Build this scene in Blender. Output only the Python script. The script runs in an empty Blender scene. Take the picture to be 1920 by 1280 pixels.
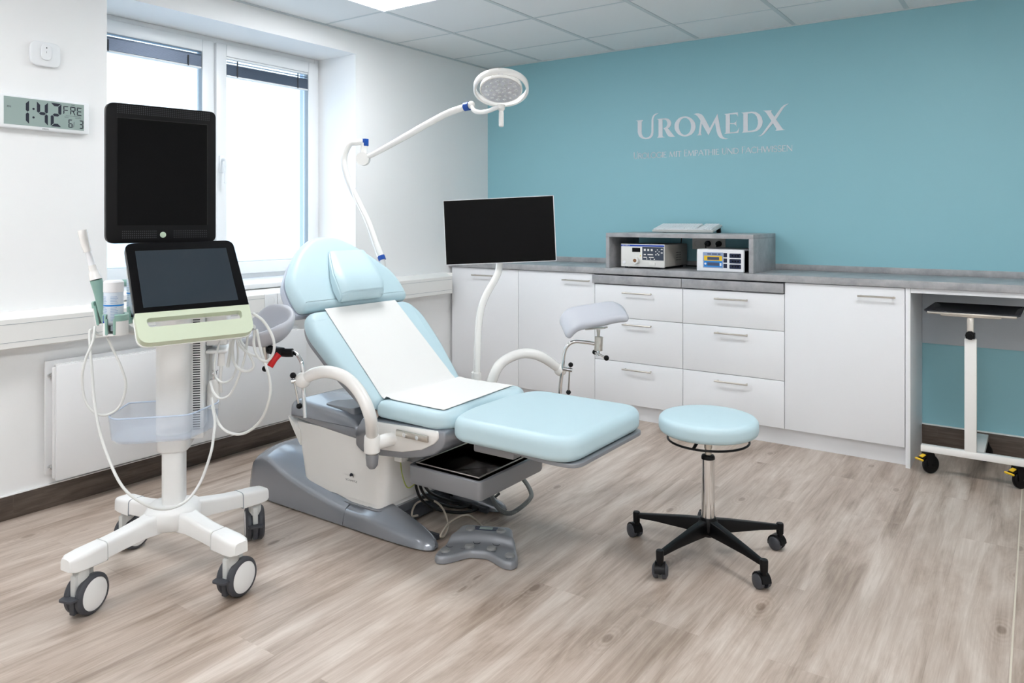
import bpy, bmesh, math, random
from mathutils import Vector, Matrix, geometry, noise
random.seed(4)
C = bpy.context.scene.collection
PI = math.pi
def cs(d): return math.cos(math.radians(d))
def sn(d): return math.sin(math.radians(d))

# ------------------------------------------------------------------ camera, world, light, exposure
F_PX = 1409.6
CAM = Vector((3.488, -4.651, 1.24))
AZ = math.atan2(988.0, F_PX)
FWD = Vector((-math.sin(AZ), math.cos(AZ), 0)); RGT = Vector((math.cos(AZ), math.sin(AZ), 0)); UP = Vector((0, 0, 1))
cd = bpy.data.cameras.new('camera'); cam = bpy.data.objects.new('camera', cd); C.objects.link(cam)
cam.location = CAM; cam.rotation_euler = (PI / 2, 0, AZ)
cd.sensor_width = 36; cd.lens = 36 * F_PX / 1920; cd.shift_y = -230 / 1920; cd.clip_start = .05
bpy.context.scene.camera = cam
sc = bpy.context.scene
sc.view_settings.view_transform = 'Standard'; sc.view_settings.look = 'None'
sc.view_settings.gamma = 1; sc.view_settings.use_curve_mapping = False
sc.view_settings.exposure = .66
w = bpy.data.worlds.new('daylight'); sc.world = w; w.use_nodes = True
bg = w.node_tree.nodes['Background']; bg.inputs[1].default_value = 2.0
_n = w.node_tree.nodes; _l = w.node_tree.links            # overcast sky over a blue-grey courtyard
_tc = _n.new('ShaderNodeTexCoord'); _sx = _n.new('ShaderNodeSeparateXYZ'); _cr = _n.new('ShaderNodeValToRGB'); _mr = _n.new('ShaderNodeMapRange')
_mr.inputs['From Min'].default_value = -.10; _mr.inputs['From Max'].default_value = .22
_l.new(_tc.outputs['Generated'], _sx.inputs[0]); _l.new(_sx.outputs['Z'], _mr.inputs['Value']); _l.new(_mr.outputs[0], _cr.inputs[0]); _l.new(_cr.outputs[0], bg.inputs[0])
_cr.color_ramp.elements[0].color = (.22, .36, .50, 1); _cr.color_ramp.elements[1].color = (.95, 1, 1, 1)
def area(name, loc, rot, sx, sy, power, col, portal=False):
    l = bpy.data.lights.new(name, 'AREA'); l.shape = 'RECTANGLE'; l.size = sx; l.size_y = sy; l.energy = power; l.color = col
    if portal: l.cycles.is_portal = True
    o = bpy.data.objects.new(name, l); C.objects.link(o); o.location = loc; o.rotation_euler = rot; return o
area('window_daylight', (-.46, -2.136, 1.59), (0, -PI / 2, 0), 1.3, 1.5, 10, (1, 1, 1), portal=True)

def at(x, y, d):            # a point d metres in front of the camera, for the hanging cables
    return CAM + FWD * d + RGT * ((x - 960) / F_PX * d) - UP * ((y - 410) / F_PX * d)

# ------------------------------------------------------------------ materials
def lin(c):
    return tuple(((v / 255) / 12.92 if v / 255 <= .04045 else ((v / 255 + .055) / 1.055) ** 2.4) for v in c)
def new_mat(name):
    m = bpy.data.materials.new(name); m.use_nodes = True
    return m, m.node_tree, m.node_tree.nodes['Principled BSDF']
def mat(name, rgb, rough=.5, metal=0, spec=.5, coat=0, bump=0, bscale=200, var=0, vscale=8, trans=0, alpha=1, ior=1.45, emit=0):
    m, nt, b = new_mat(name); N = nt.nodes; L = nt.links
    c = lin(rgb) + (1,)
    b.inputs['Base Color'].default_value = c
    b.inputs['Roughness'].default_value = rough; b.inputs['Metallic'].default_value = metal
    b.inputs['Specular IOR Level'].default_value = spec; b.inputs['Coat Weight'].default_value = coat
    b.inputs['Transmission Weight'].default_value = trans; b.inputs['Alpha'].default_value = alpha; b.inputs['IOR'].default_value = ior
    if emit:
        b.inputs['Emission Color'].default_value = c; b.inputs['Emission Strength'].default_value = emit
    tc = N.new('ShaderNodeTexCoord')
    if var:
        n = N.new('ShaderNodeTexNoise'); n.inputs['Scale'].default_value = vscale; n.inputs['Detail'].default_value = 5
        L.new(tc.outputs['Object'], n.inputs['Vector'])
        mx = N.new('ShaderNodeMix'); mx.data_type = 'RGBA'
        mx.inputs[6].default_value = tuple(max(0, v * (1 - var)) for v in c[:3]) + (1,)
        mx.inputs[7].default_value = tuple(min(1, v * (1 + var)) for v in c[:3]) + (1,)
        L.new(n.outputs['Fac'], mx.inputs[0]); L.new(mx.outputs[2], b.inputs['Base Color'])
    if bump:
        n = N.new('ShaderNodeTexNoise'); n.inputs['Scale'].default_value = bscale; n.inputs['Detail'].default_value = 3
        L.new(tc.outputs['Object'], n.inputs['Vector'])
        bp = N.new('ShaderNodeBump'); bp.inputs['Strength'].default_value = bump; bp.inputs['Distance'].default_value = .002
        L.new(n.outputs['Fac'], bp.inputs['Height']); L.new(bp.outputs[0], b.inputs['Normal'])
    return m
def wood(name, ramp, plank=True, rough=.4, wdt=.19, lng=1.25):
    m, nt, b = new_mat(name); N = nt.nodes; L = nt.links
    tc = N.new('ShaderNodeTexCoord')
    mp = N.new('ShaderNodeMapping'); mp.inputs['Rotation'].default_value = (0, 0, PI / 2); L.new(tc.outputs['Object'], mp.inputs[0])
    br = N.new('ShaderNodeTexBrick'); br.inputs['Color1'].default_value = (0, 0, 0, 1); br.inputs['Color2'].default_value = (1, 1, 1, 1)
    br.inputs['Mortar'].default_value = (.5, .5, .5, 1); br.inputs['Scale'].default_value = 1; br.inputs['Mortar Size'].default_value = .0008
    br.inputs['Brick Width'].default_value = lng; br.inputs['Row Height'].default_value = wdt; br.offset = .37
    L.new(mp.outputs[0], br.inputs['Vector'])
    # every plank shifts the grain a little
    sh = N.new('ShaderNodeVectorMath'); sh.operation = 'MULTIPLY'; sh.inputs[1].default_value = (.0, .35, .22); L.new(br.outputs['Color'], sh.inputs[0])
    ad = N.new('ShaderNodeVectorMath'); ad.operation = 'ADD'; L.new(tc.outputs['Object'], ad.inputs[0]); L.new(sh.outputs[0], ad.inputs[1])
    def noi(sx, sy, sz, scale, det, dist=0, rg=.5):
        mm = N.new('ShaderNodeMapping'); mm.inputs['Scale'].default_value = (sx, sy, sz); L.new(ad.outputs[0], mm.inputs[0])
        n = N.new('ShaderNodeTexNoise'); n.inputs['Scale'].default_value = scale; n.inputs['Detail'].default_value = det
        n.inputs['Distortion'].default_value = dist; n.inputs['Roughness'].default_value = rg
        L.new(mm.outputs[0], n.inputs['Vector']); return n.outputs['Fac']
    if plank: big = noi(4.0, 1.0, 1, 1.3, 6, .7, .62); mid = noi(12, 1.2, 1, 1.3, 7, .9, .6); fine = noi(95, 1.6, 1, 1.3, 5, .5, .7)
    else: big = noi(3, 3, 6, 1, 3, .5); mid = noi(3, 3, 40, 1.2, 6, 1.0, .65); fine = noi(8, 8, 160, 1.2, 3, .2)
    def mth(op, a, bb, v=None):
        n = N.new('ShaderNodeMath'); n.operation = op
        L.new(a, n.inputs[0])
        if v is None: L.new(bb, n.inputs[1])
        else: n.inputs[1].default_value = v
        return n.outputs[0]
    s = mth('ADD', mth('MULTIPLY', big, None, .44), mth('MULTIPLY', mid, None, .44))
    s = mth('ADD', s, mth('MULTIPLY', fine, None, .18))
    s = mth('ADD', s, mth('MULTIPLY', br.outputs['Color'], None, .03 if plank else 0))
    if plank:
        # light veins along the grain and scattered knots
        vein = noi(26, .9, 1, 1.2, 3, 1.6, .5)
        va = mth('ABSOLUTE', mth('SUBTRACT', vein, None, .5), None, 0); vr = N.new('ShaderNodeMapRange'); vr.inputs['From Min'].default_value = 0; vr.inputs['From Max'].default_value = .012
        vr.inputs['To Min'].default_value = .030; vr.inputs['To Max'].default_value = 0; L.new(va, vr.inputs['Value']); s = mth('ADD', s, vr.outputs[0])
        km = N.new('ShaderNodeMapping'); km.inputs['Scale'].default_value = (2.6, 1.25, 1); L.new(ad.outputs[0], km.inputs[0])
        vo = N.new('ShaderNodeTexVoronoi'); vo.inputs['Scale'].default_value = 1.0; vo.voronoi_dimensions = '2D'; L.new(km.outputs[0], vo.inputs['Vector'])
        kr = N.new('ShaderNodeMapRange'); kr.inputs['From Min'].default_value = .0; kr.inputs['From Max'].default_value = .055; kr.inputs['To Min'].default_value = -.13; kr.inputs['To Max'].default_value = 0; kr.interpolation_type = 'SMOOTHSTEP'
        L.new(vo.outputs['Distance'], kr.inputs['Value']); s = mth('ADD', s, kr.outputs[0])
        rg = mth('SINE', mth('MULTIPLY', vo.outputs['Distance'], None, 190), None, 0)
        rf = N.new('ShaderNodeMapRange'); rf.inputs['From Min'].default_value = .04; rf.inputs['From Max'].default_value = .16; rf.inputs['To Min'].default_value = .022; rf.inputs['To Max'].default_value = 0
        L.new(vo.outputs['Distance'], rf.inputs['Value']); s = mth('ADD', s, mth('MULTIPLY', rg, rf.outputs[0]))
    cr = N.new('ShaderNodeValToRGB'); L.new(s, cr.inputs[0])
    els = cr.color_ramp.elements
    els[0].position = ramp[0][0]; els[0].color = lin(ramp[0][1]) + (1,)
    els[1].position = ramp[-1][0]; els[1].color = lin(ramp[-1][1]) + (1,)
    for p, c in ramp[1:-1]:
        e = els.new(p); e.color = lin(c) + (1,)
    mx = N.new('ShaderNodeMix'); mx.data_type = 'RGBA'; mx.blend_type = 'MULTIPLY'
    L.new(cr.outputs[0], mx.inputs[6]); mx.inputs[7].default_value = (.55, .5, .45, 1)
    if plank: L.new(mth('MULTIPLY', br.outputs['Fac'], None, .16), mx.inputs[0])
    else: mx.inputs[0].default_value = 0
    L.new(mx.outputs[2], b.inputs['Base Color'])
    b.inputs['Roughness'].default_value = rough; b.inputs['Specular IOR Level'].default_value = .5
    bp = N.new('ShaderNodeBump'); bp.inputs['Strength'].default_value = .12; bp.inputs['Distance'].default_value = .001
    L.new(fine, bp.inputs['Height']); L.new(bp.outputs[0], b.inputs['Normal'])
    return m
def concrete(name):
    m, nt, b = new_mat(name); N = nt.nodes; L = nt.links
    tc = N.new('ShaderNodeTexCoord')
    a = N.new('ShaderNodeTexNoise'); a.inputs['Scale'].default_value = 9; a.inputs['Detail'].default_value = 8; a.inputs['Roughness'].default_value = .7
    L.new(tc.outputs['Object'], a.inputs['Vector'])
    cr = N.new('ShaderNodeValToRGB'); L.new(a.outputs['Fac'], cr.inputs[0])
    cr.color_ramp.elements[0].position = .3; cr.color_ramp.elements[0].color = lin((140, 142, 146)) + (1,)
    cr.color_ramp.elements[1].position = .72; cr.color_ramp.elements[1].color = lin((188, 188, 190)) + (1,)
    L.new(cr.outputs[0], b.inputs['Base Color']); b.inputs['Roughness'].default_value = .38
    return m
M = {}
M['wall'] = mat('white wall paint', (244, 245, 245), .75, bump=.08, bscale=260)
M['teal'] = mat('teal wall paint', (148, 199, 210), .55, bump=.08, bscale=260)
M['ceil'] = mat('white ceiling tile', (236, 239, 240), .85, bump=.15, bscale=500)
M['grid'] = mat('ceiling grid paint', (205, 214, 217), .6)
M['floor'] = wood('grey beige wood plank vinyl', [(.38, (128, 111, 98)), (.46, (158, 141, 127)), (.54, (183, 167, 154)), (.66, (210, 198, 187))], rough=.36)
M['skirt'] = wood('dark brown wood skirting', [(.38, (62, 53, 47)), (.52, (88, 77, 69)), (.66, (112, 100, 91))], plank=False, rough=.45)
M['upvc'] = mat('white window plastic', (238, 241, 243), .3)
M['seal'] = mat('grey seal', (150, 158, 165), .5)
M['slat'] = mat('grey blue aluminium slat', (92, 104, 122), .35, metal=.4)
M['white'] = mat('white laminate', (240, 242, 245), .42)
M['trunk'] = mat('white duct plastic', (236, 236, 233), .4)
M['rad'] = mat('white radiator enamel', (236, 237, 238), .35)
M['conc'] = concrete('grey concrete laminate')
M['panelgrey'] = mat('grey white panel', (196, 204, 212), .35)
M['gap'] = mat('dark gap', (60, 62, 65), .8)
M['steel'] = mat('brushed steel', (205, 200, 192), .28, metal=1, var=.06, vscale=60)
M['chrome'] = mat('chrome', (225, 225, 225), .08, metal=1)
M['blackp'] = mat('black plastic', (11, 11, 13), .38, spec=.25)
M['blackg'] = mat('black gloss', (7, 7, 9), .14, spec=.2)
M['screen'] = mat('matt black screen', (6, 6, 7), .30, spec=.14)
M['darkgl'] = mat('dark blue grey glass', (44, 53, 61), .06, spec=.35)
M['rubber'] = mat('dark grey rubber', (66, 68, 74), .5)
M['vinyl'] = mat('pale aqua upholstery', (192, 217, 225), .42, bump=.05, bscale=700)
M['greyv'] = mat('pale grey upholstery', (194, 197, 205), .38)
M['paper'] = mat('white paper', (233, 233, 231), .8)
M['cream'] = mat('cream white enamel', (242, 241, 238), .25, coat=.3)
M['silver'] = mat('silver grey metallic paint', (150, 155, 163), .22, metal=.5, coat=.4)
M['silver2'] = mat('silver grey matt paint', (148, 151, 156), .38, metal=.4)
M['cartw'] = mat('off white cart plastic', (240, 241, 240), .35)
M['cartg'] = mat('light grey cart plastic', (206, 208, 206), .4)
M['green'] = mat('pale sage green plastic', (206, 216, 192), .35)
M['teagreen'] = mat('muted sea green plastic', (148, 186, 176), .4)
M['mint'] = mat('pale mint button', (200, 220, 196), .4)
M['cable'] = mat('light grey cable', (226, 228, 226), .4)
M['blackc'] = mat('black cable', (18, 18, 20), .4)
M['beigec'] = mat('beige cable', (190, 180, 166), .4)
M['greyc'] = mat('grey coiled cable', (122, 126, 126), .45)
M['clear'] = mat('clear blue tinted plastic', (206, 220, 238), .18, alpha=.24, spec=.6)
M['blue'] = mat('blue plastic', (20, 74, 160), .35)
M['navy'] = mat('dark navy print', (24, 34, 62), .3)
M['royal'] = mat('royal blue print', (26, 68, 170), .3)
M['skyb'] = mat('bright blue print', (34, 134, 214), .35)
M['yellow'] = mat('yellow print', (240, 200, 50), .4)
M['lcd'] = mat('grey green lcd', (150, 168, 163), .3)
M['ink'] = mat('dark lcd ink', (24, 30, 46), .4)
M['red'] = mat('red plastic', (196, 18, 22), .35)
M['devw'] = mat('white instrument housing', (232, 232, 228), .4)
M['devg'] = mat('beige grey metal housing', (190, 186, 178), .4)
M['light'] = mat('lit diffuser', (252, 253, 255), .5, emit=15)
M['lens'] = mat('grey faceted lens cover', (205, 209, 216), .25, var=.35, vscale=70)
M['letter'] = mat('white wall lettering', (226, 229, 234), .5)
M['copper'] = mat('copper', (190, 120, 80), .3, metal=1)
def glass_mat():
    m, nt, b = new_mat('frosted window glass'); N = nt.nodes; L = nt.links
    N.remove(b); out = N['Material Output']
    t = N.new('ShaderNodeBsdfTransparent'); t.inputs[0].default_value = (.92, .97, 1, 1)
    d = N.new('ShaderNodeBsdfTranslucent'); d.inputs[0].default_value = (.9, .95, 1, 1)
    g = N.new('ShaderNodeBsdfGlossy'); g.inputs['Roughness'].default_value = .25
    m1 = N.new('ShaderNodeMixShader'); m1.inputs[0].default_value = .22; L.new(t.outputs[0], m1.inputs[1]); L.new(d.outputs[0], m1.inputs[2])
    m2 = N.new('ShaderNodeMixShader'); m2.inputs[0].default_value = .04; L.new(m1.outputs[0], m2.inputs[1]); L.new(g.outputs[0], m2.inputs[2])
    L.new(m2.outputs[0], out.inputs[0]); return m
M['glass'] = glass_mat()

# ------------------------------------------------------------------ mesh helpers
def nb(): return bmesh.new()
def xf(bm, vs, mtx):
    if mtx is not None: bmesh.ops.transform(bm, matrix=mtx, verts=vs)
def box(bm, x0, x1, y0, y1, z0, z1, r=0, seg=2, mtx=None):
    g = bmesh.ops.create_cube(bm, size=1); vs = g['verts']
    for v in vs: v.co = Vector(((x0 + x1) / 2 + v.co.x * (x1 - x0), (y0 + y1) / 2 + v.co.y * (y1 - y0), (z0 + z1) / 2 + v.co.z * (z1 - z0)))
    if r:
        es = list({e for v in vs for e in v.link_edges})
        rr = bmesh.ops.bevel(bm, geom=es, offset=r, segments=seg, profile=.5, affect='EDGES')
        vs = list({v for f in rr['faces'] for v in f.verts} | {v for v in vs if v.is_valid})
    xf(bm, vs, mtx); return bm
def basis(d):
    d = d.normalized(); a = Vector((0, 0, 1)) if abs(d.z) < .9 else Vector((1, 0, 0))
    u = d.cross(a).normalized(); return u, d.cross(u).normalized()
def cyl(bm, p0, p1, r0, r1=None, seg=24, cap=True):
    p0 = Vector(p0); p1 = Vector(p1); r1 = r0 if r1 is None else r1
    u, v = basis(p1 - p0); A = []; B = []
    for i in range(seg):
        a = 2 * PI * i / seg; q = u * math.cos(a) + v * math.sin(a)
        A.append(bm.verts.new(p0 + q * r0)); B.append(bm.verts.new(p1 + q * r1))
    for i in range(seg): j = (i + 1) % seg; bm.faces.new((A[i], A[j], B[j], B[i]))
    if cap: bm.faces.new(A[::-1]); bm.faces.new(B)
    return bm
def smooth(pts, n=8):
    pts = [Vector(p) for p in pts]; out = []
    P = [pts[0] * 2 - pts[1]] + pts + [pts[-1] * 2 - pts[-2]]
    for i in range(1, len(P) - 2):
        for k in range(n):
            t = k / n; a, b, c, d = P[i - 1], P[i], P[i + 1], P[i + 2]
            out.append(.5 * ((2 * b) + (c - a) * t + (2 * a - 5 * b + 4 * c - d) * t * t + (3 * b - a - 3 * c + d) * t ** 3))
    out.append(pts[-1]); return out
def tube(bm, pts, r, seg=10, sm=8, radii=None):
    n0 = len(pts)
    pts = smooth(pts, sm) if sm else [Vector(p) for p in pts]
    N = len(pts); prev = None; rings = []
    for i, p in enumerate(pts):
        d = (pts[min(i + 1, N - 1)] - pts[max(i - 1, 0)]).normalized()
        if prev is None: u, v = basis(d)
        else:
            u = prev - d * prev.dot(d)
            u = u.normalized() if u.length > 1e-6 else basis(d)[0]
            v = d.cross(u)
        prev = u
        rr = r
        if radii:
            t = i / (N - 1) * (n0 - 1); k = min(int(t), n0 - 2); rr = radii[k] + (radii[k + 1] - radii[k]) * (t - k)
        rings.append([bm.verts.new(p + (u * math.cos(2 * PI * j / seg) + v * math.sin(2 * PI * j / seg)) * rr) for j in range(seg)])
    for a, b in zip(rings, rings[1:]):
        for j in range(seg): k = (j + 1) % seg; bm.faces.new((a[j], a[k], b[k], b[j]))
    bm.faces.new(rings[0][::-1]); bm.faces.new(rings[-1]); return bm
def ball(bm, c, r, sx=1, sy=1, sz=1, u=20, v=14):
    g = bmesh.ops.create_uvsphere(bm, u_segments=u, v_segments=v, radius=r)
    for q in g['verts']: q.co = Vector((q.co.x * sx, q.co.y * sy, q.co.z * sz)) + Vector(c)
    return bm
def lathe(bm, prof, c, ax=(0, 0, 1), seg=40):
    ax = Vector(ax).normalized(); u, v = basis(ax); c = Vector(c); rings = []
    for r, h in prof:
        if r < 1e-6: rings.append([bm.verts.new(c + ax * h)])
        else: rings.append([bm.verts.new(c + ax * h + (u * math.cos(2 * PI * j / seg) + v * math.sin(2 * PI * j / seg)) * r) for j in range(seg)])
    for a, b in zip(rings, rings[1:]):
        for j in range(seg):
            k = (j + 1) % seg
            if len(a) == 1 and len(b) > 1: bm.faces.new((a[0], b[k], b[j]))
            elif len(b) == 1 and len(a) > 1: bm.faces.new((a[j], a[k], b[0]))
            elif len(a) > 1: bm.faces.new((a[j], a[k], b[k], b[j]))
    return bm
def rounded(poly, r, seg=6):
    """round every corner of a 2D polygon; r a number or a list"""
    out = []; n = len(poly)
    for i in range(n):
        p = Vector(poly[i]); a = Vector(poly[i - 1]); b = Vector(poly[(i + 1) % n]); rr = r[i] if isinstance(r, (list, tuple)) else r
        da = (a - p); db = (b - p); rr = min(rr, da.length * .49, db.length * .49)
        if rr < 1e-5: out.append(p); continue
        s = p + da.normalized() * rr; e = p + db.normalized() * rr
        for k in range(seg + 1):
            t = k / seg; out.append(s * (1 - t) ** 2 + p * 2 * t * (1 - t) + e * t * t)
    return [(q.x, q.y) for q in out]
def loft(bm, rings, cap=True):
    R_ = [[bm.verts.new(Vector(p)) for p in ring] for ring in rings]
    for a, b in zip(R_, R_[1:]):
        n = len(a)
        for j in range(n): k = (j + 1) % n; bm.faces.new((a[j], a[k], b[k], b[j]))
    if cap: bm.faces.new(R_[0][::-1]); bm.faces.new(R_[-1])
    return bm
def inset(poly, d):
    n = len(poly); out = []
    area2 = sum(poly[i][0] * poly[(i + 1) % n][1] - poly[(i + 1) % n][0] * poly[i][1] for i in range(n)); s = 1 if area2 > 0 else -1
    for i in range(n):
        a = Vector(poly[i - 1]); p = Vector(poly[i]); b = Vector(poly[(i + 1) % n])
        t = (b - a); 
        if t.length < 1e-9: out.append(tuple(p)); continue
        t.normalize(); nrm = Vector((-t.y, t.x)) * s; out.append(tuple(p + nrm * d))
    return out
def pad(bm, poly, o, e1, e2, thick, rt, rb=None, seg=5, up=None):
    """a pad: outline poly in the plane (o,e1,e2), top surface at o, thickness downward along -n, rounded rims"""
    o = Vector(o); e1 = Vector(e1).normalized(); e2 = Vector(e2).normalized(); n = Vector(up).normalized() if up else e1.cross(e2)
    rb = rt if rb is None else rb; rings = []
    prof = [(rt * (1 - math.cos(PI / 2 * (1 - k / seg))) if 0 else rt * (1 - math.sin(PI / 2 * k / seg)), -rt * (1 - math.cos(PI / 2 * k / seg))) for k in range(seg + 1)]
    prof += [(rb * (1 - math.cos(PI / 2 * k / seg)), -thick + rb * (1 - math.sin(PI / 2 * k / seg))) for k in range(seg + 1)]
    for i, (ins, h) in enumerate(prof):
        q = inset(poly, ins); rings.append([o + e1 * a + e2 * b + n * h for a, b in q])
    loft(bm, rings); return bm
def prism(bm, poly, o, e1, e2, t, holes=()):
    """flat polygon (with holes) extruded by t along e1 x e2, back face at o"""
    o = Vector(o); e1 = Vector(e1).normalized(); e2 = Vector(e2).normalized(); n = e1.cross(e2)
    loops = [list(poly)] + [list(h) for h in holes]
    vv = [[Vector((a, b, 0)) for a, b in l] for l in loops]
    tri = geometry.tessellate_polygon(vv); flat = [p for l in loops for p in l]
    front = [bm.verts.new(o + e1 * a + e2 * b + n * t) for a, b in flat]; back = [bm.verts.new(o + e1 * a + e2 * b) for a, b in flat]
    for a, b, c in tri:
        try: bm.faces.new((front[a], front[b], front[c])); bm.faces.new((back[c], back[b], back[a]))
        except ValueError: pass
    k = 0
    for l in loops:
        m = len(l)
        for i in range(m):
            j = (i + 1) % m
            try: bm.faces.new((front[k + i], front[k + j], back[k + j], back[k + i]))
            except ValueError: pass
        k += m
    return bm
def wloc(o):
    p = Vector((0, 0, 0))
    while o is not None: p += Vector(o.location); o = o.parent
    return p
def obj(name, bm, m, parent=None, loc=None, angle=38, kind=None, recalc=True):
    """link bm (world coordinates) as ONE mesh object; its origin is loc, or its parent's"""
    if recalc: bmesh.ops.recalc_face_normals(bm, faces=bm.faces)
    me = bpy.data.meshes.new(name)
    base = wloc(parent); org = Vector(loc) if loc is not None else base
    for v in bm.verts: v.co -= org
    bm.to_mesh(me); bm.free()
    for p in me.polygons: p.use_smooth = True
    me.set_sharp_from_angle(angle=math.radians(angle))
    o = bpy.data.objects.new(name, me); C.objects.link(o); me.materials.append(M[m] if isinstance(m, str) else m)
    if parent: o.parent = parent
    o.location = org - base
    if kind: o['kind'] = kind
    return o
def tag(o, label, cat, group=None):
    o['label'] = label; o['category'] = cat
    if group: o['group'] = group
    return o
def thing(name, label, cat, loc, group=None):
    o = bpy.data.objects.new(name, None); C.objects.link(o); o.location = loc; o.empty_display_size = .05
    return tag(o, label, cat, group)
def copy_tree(o, parent=None, off=None):
    c = o.copy(); C.objects.link(c)
    if parent is not None: c.parent = parent
    if off is not None: c.location = Vector(o.location) + Vector(off)
    for ch in list(o.children): copy_tree(ch, c)
    return c
def lab(o, text): o['label'] = text; return o
def struct(name, bm, m, parent=None, angle=30): return obj(name, bm, m, parent, angle=angle, kind='structure' if parent is None else None)
_font_cache = {}
def text_bm(s, size, o, e1, e2, t=.0004, width=None, xs=1.0, center=False):
    """sans lettering as extruded outlines in the plane (o,e1,e2)"""
    cu = bpy.data.curves.new('t', 'FONT'); cu.body = s; cu.size = 1; cu.resolution_u = 3
    ob = bpy.data.objects.new('t', cu); C.objects.link(ob)
    bpy.context.view_layer.update()
    me = ob.to_mesh(); b2 = nb(); b2.from_mesh(me); ob.to_mesh_clear(); bpy.data.objects.remove(ob); bpy.data.curves.remove(cu)
    o = Vector(o); e1 = Vector(e1).normalized(); e2 = Vector(e2).normalized(); n = e1.cross(e2)
    xsn = [v.co.x for v in b2.verts] or [0, 1]; w0 = max(xsn) - min(xsn); kx = (width / w0) if width else size * xs; mn = min(xsn)
    off = -kx * w0 / 2 if center else 0
    for v in b2.verts: v.co = o + e1 * ((v.co.x - mn) * kx + off) + e2 * (v.co.y * size) + n * t
    return b2
def join(bm, b2):
    me = bpy.data.meshes.new('tmp'); b2.to_mesh(me); b2.free(); bm.from_mesh(me); bpy.data.meshes.remove(me); return bm

# ------------------------------------------------------------------ the room
XR, YF, H = 4.6, -6.4, 2.4
struct('floor', box(nb(), -.45, XR, YF, 0, -.05, 0), 'floor')
struct('ceiling', box(nb(), -.45, XR, YF, 0, H, H + .05), 'ceil')
b = nb()                                                   # window wall with its opening
WY0, WY1, WZ0, WZ1 = -2.90, -1.372, .86, 2.268
box(b, -.45, 0, YF, WY0, 0, H); box(b, -.45, 0, WY1, 0, 0, H); box(b, -.45, 0, WY0, WY1, 0, WZ0); box(b, -.45, 0, WY0, WY1, WZ1, H)
struct('wall_left', b, 'wall')
struct('wall_back', box(nb(), -.45, XR + .1, 0, .1, -.05, H + .05), 'teal')
struct('wall_right', box(nb(), XR, XR + .1, YF, 0, -.05, H + .05), 'wall')
struct('wall_front', box(nb(), -.45, XR + .1, YF - .1, YF, -.05, H + .05), 'wall')
struct('baseboard_left', box(nb(), 0, .012, YF, -.46, 0, .098, .002), 'skirt')
struct('baseboard_back', box(nb(), 2.966, XR, -.012, 0, 0, .122, .002), 'skirt')
struct('trim_1', box(nb(), 2.966, XR, -.0135, 0, .122, .127), 'wall')
struct('trim_2', box(nb(), 0, .0135, YF, -.46, .098, .102), 'wall')
struct('trim_3', box(nb(), 3.422, 3.427, YF, -.1, 0, .0012), mat('pale seam filler', (214, 206, 190), .5))
b = nb()                                                   # ceiling grid
k = .49 - .6
while k < XR:
    if k > .02: box(b, k - .012, k + .012, YF, 0, H - .003, H + .01)
    k += .6
k = -.42
while k > YF:
    box(b, 0, XR, k - .007, k + .007, H - .002, H + .01); k -= .6
struct('trim_4', b, 'grid')
b = nb(); box(b, 0, .012, YF, 0, H - .008, H); box(b, 0, XR, -.008, 0, H - .008, H); struct('trim_5', b, 'grid')
# window: frame, two sashes, glass, handle
def ring(bm, x0, x1, y0, y1, z0, z1, t, r=.004, tb=None):
    tb = tb or t
    box(bm, x0, x1, y0, y0 + t, z0, z1, r); box(bm, x0, x1, y1 - t, y1, z0, z1, r)
    box(bm, x0, x1, y0 + t, y1 - t, z0, z0 + tb, r); box(bm, x0, x1, y0 + t, y1 - t, z1 - t, z1, r); return bm
win = bpy.data.objects.new('window_1', None); C.objects.link(win); win.location = (-.37, -2.136, .89); win['kind'] = 'structure'
b = nb(); ring(b, -.40, -.345, WY0, WY1, .89, WZ1, .035, .003); box(b, -.40, -.345, -2.150, -2.122, .92, 2.24, .002)
obj('window_frame', b, 'upvc', win)
for y0, y1, who in ((-2.868, -2.146, 'left'), (-2.126, -1.402, 'right')):
    s = obj('sash', ring(nb(), -.385, -.325, y0, y1, .918, 2.238, .066, .004, .07), 'upvc', win)
    obj('gasket', ring(nb(), -.372, -.333, y0 + .064, y1 - .064, .986, 2.174, .004, 0), 'seal', s)
    obj('pane', box(nb(), -.362, -.356, y0 + .066, y1 - .066, .988, 2.172), 'glass', s)
b = nb(); box(b, -.327, -.312, -2.112, -2.084, 1.50, 1.60, .006, 3); tube(b, [(-.318, -2.098, 1.575), (-.28, -2.098, 1.575), (-.275, -2.098, 1.54), (-.277, -2.098, 1.44)], .009)
obj('window_handle', b, 'upvc', win)
for y0, y1 in ((-2.0, -1.96), (-1.53, -1.50)): pass
b = nb()
for zz in (1.02, 2.13): cyl(b, (-.335, -1.395, zz), (-.335, -1.395, zz + .07), .008)
obj('hinge', b, 'upvc', win)
# outer reveal of the wall, seen through the glass
b = nb(); box(b, -.50, -.45, WY0 - .1, WY0 + .02, .8, 2.35); box(b, -.50, -.45, WY1 - .025, WY1 + .1, .8, 2.35); box(b, -.56, -.45, WY0, WY1, 2.27, 2.35); box(b, -.58, -.40, WY0, WY1, .84, .875)
struct('wall_outer_reveal', b, mat('blue grey outside reveal', (120, 150, 190), .6))
struct('window_sill_1', box(nb(), -.345, .03, WY0 - .0, WY1 + .0, .862, .89, .006, 3), 'upvc').name = 'trim_6'
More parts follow.
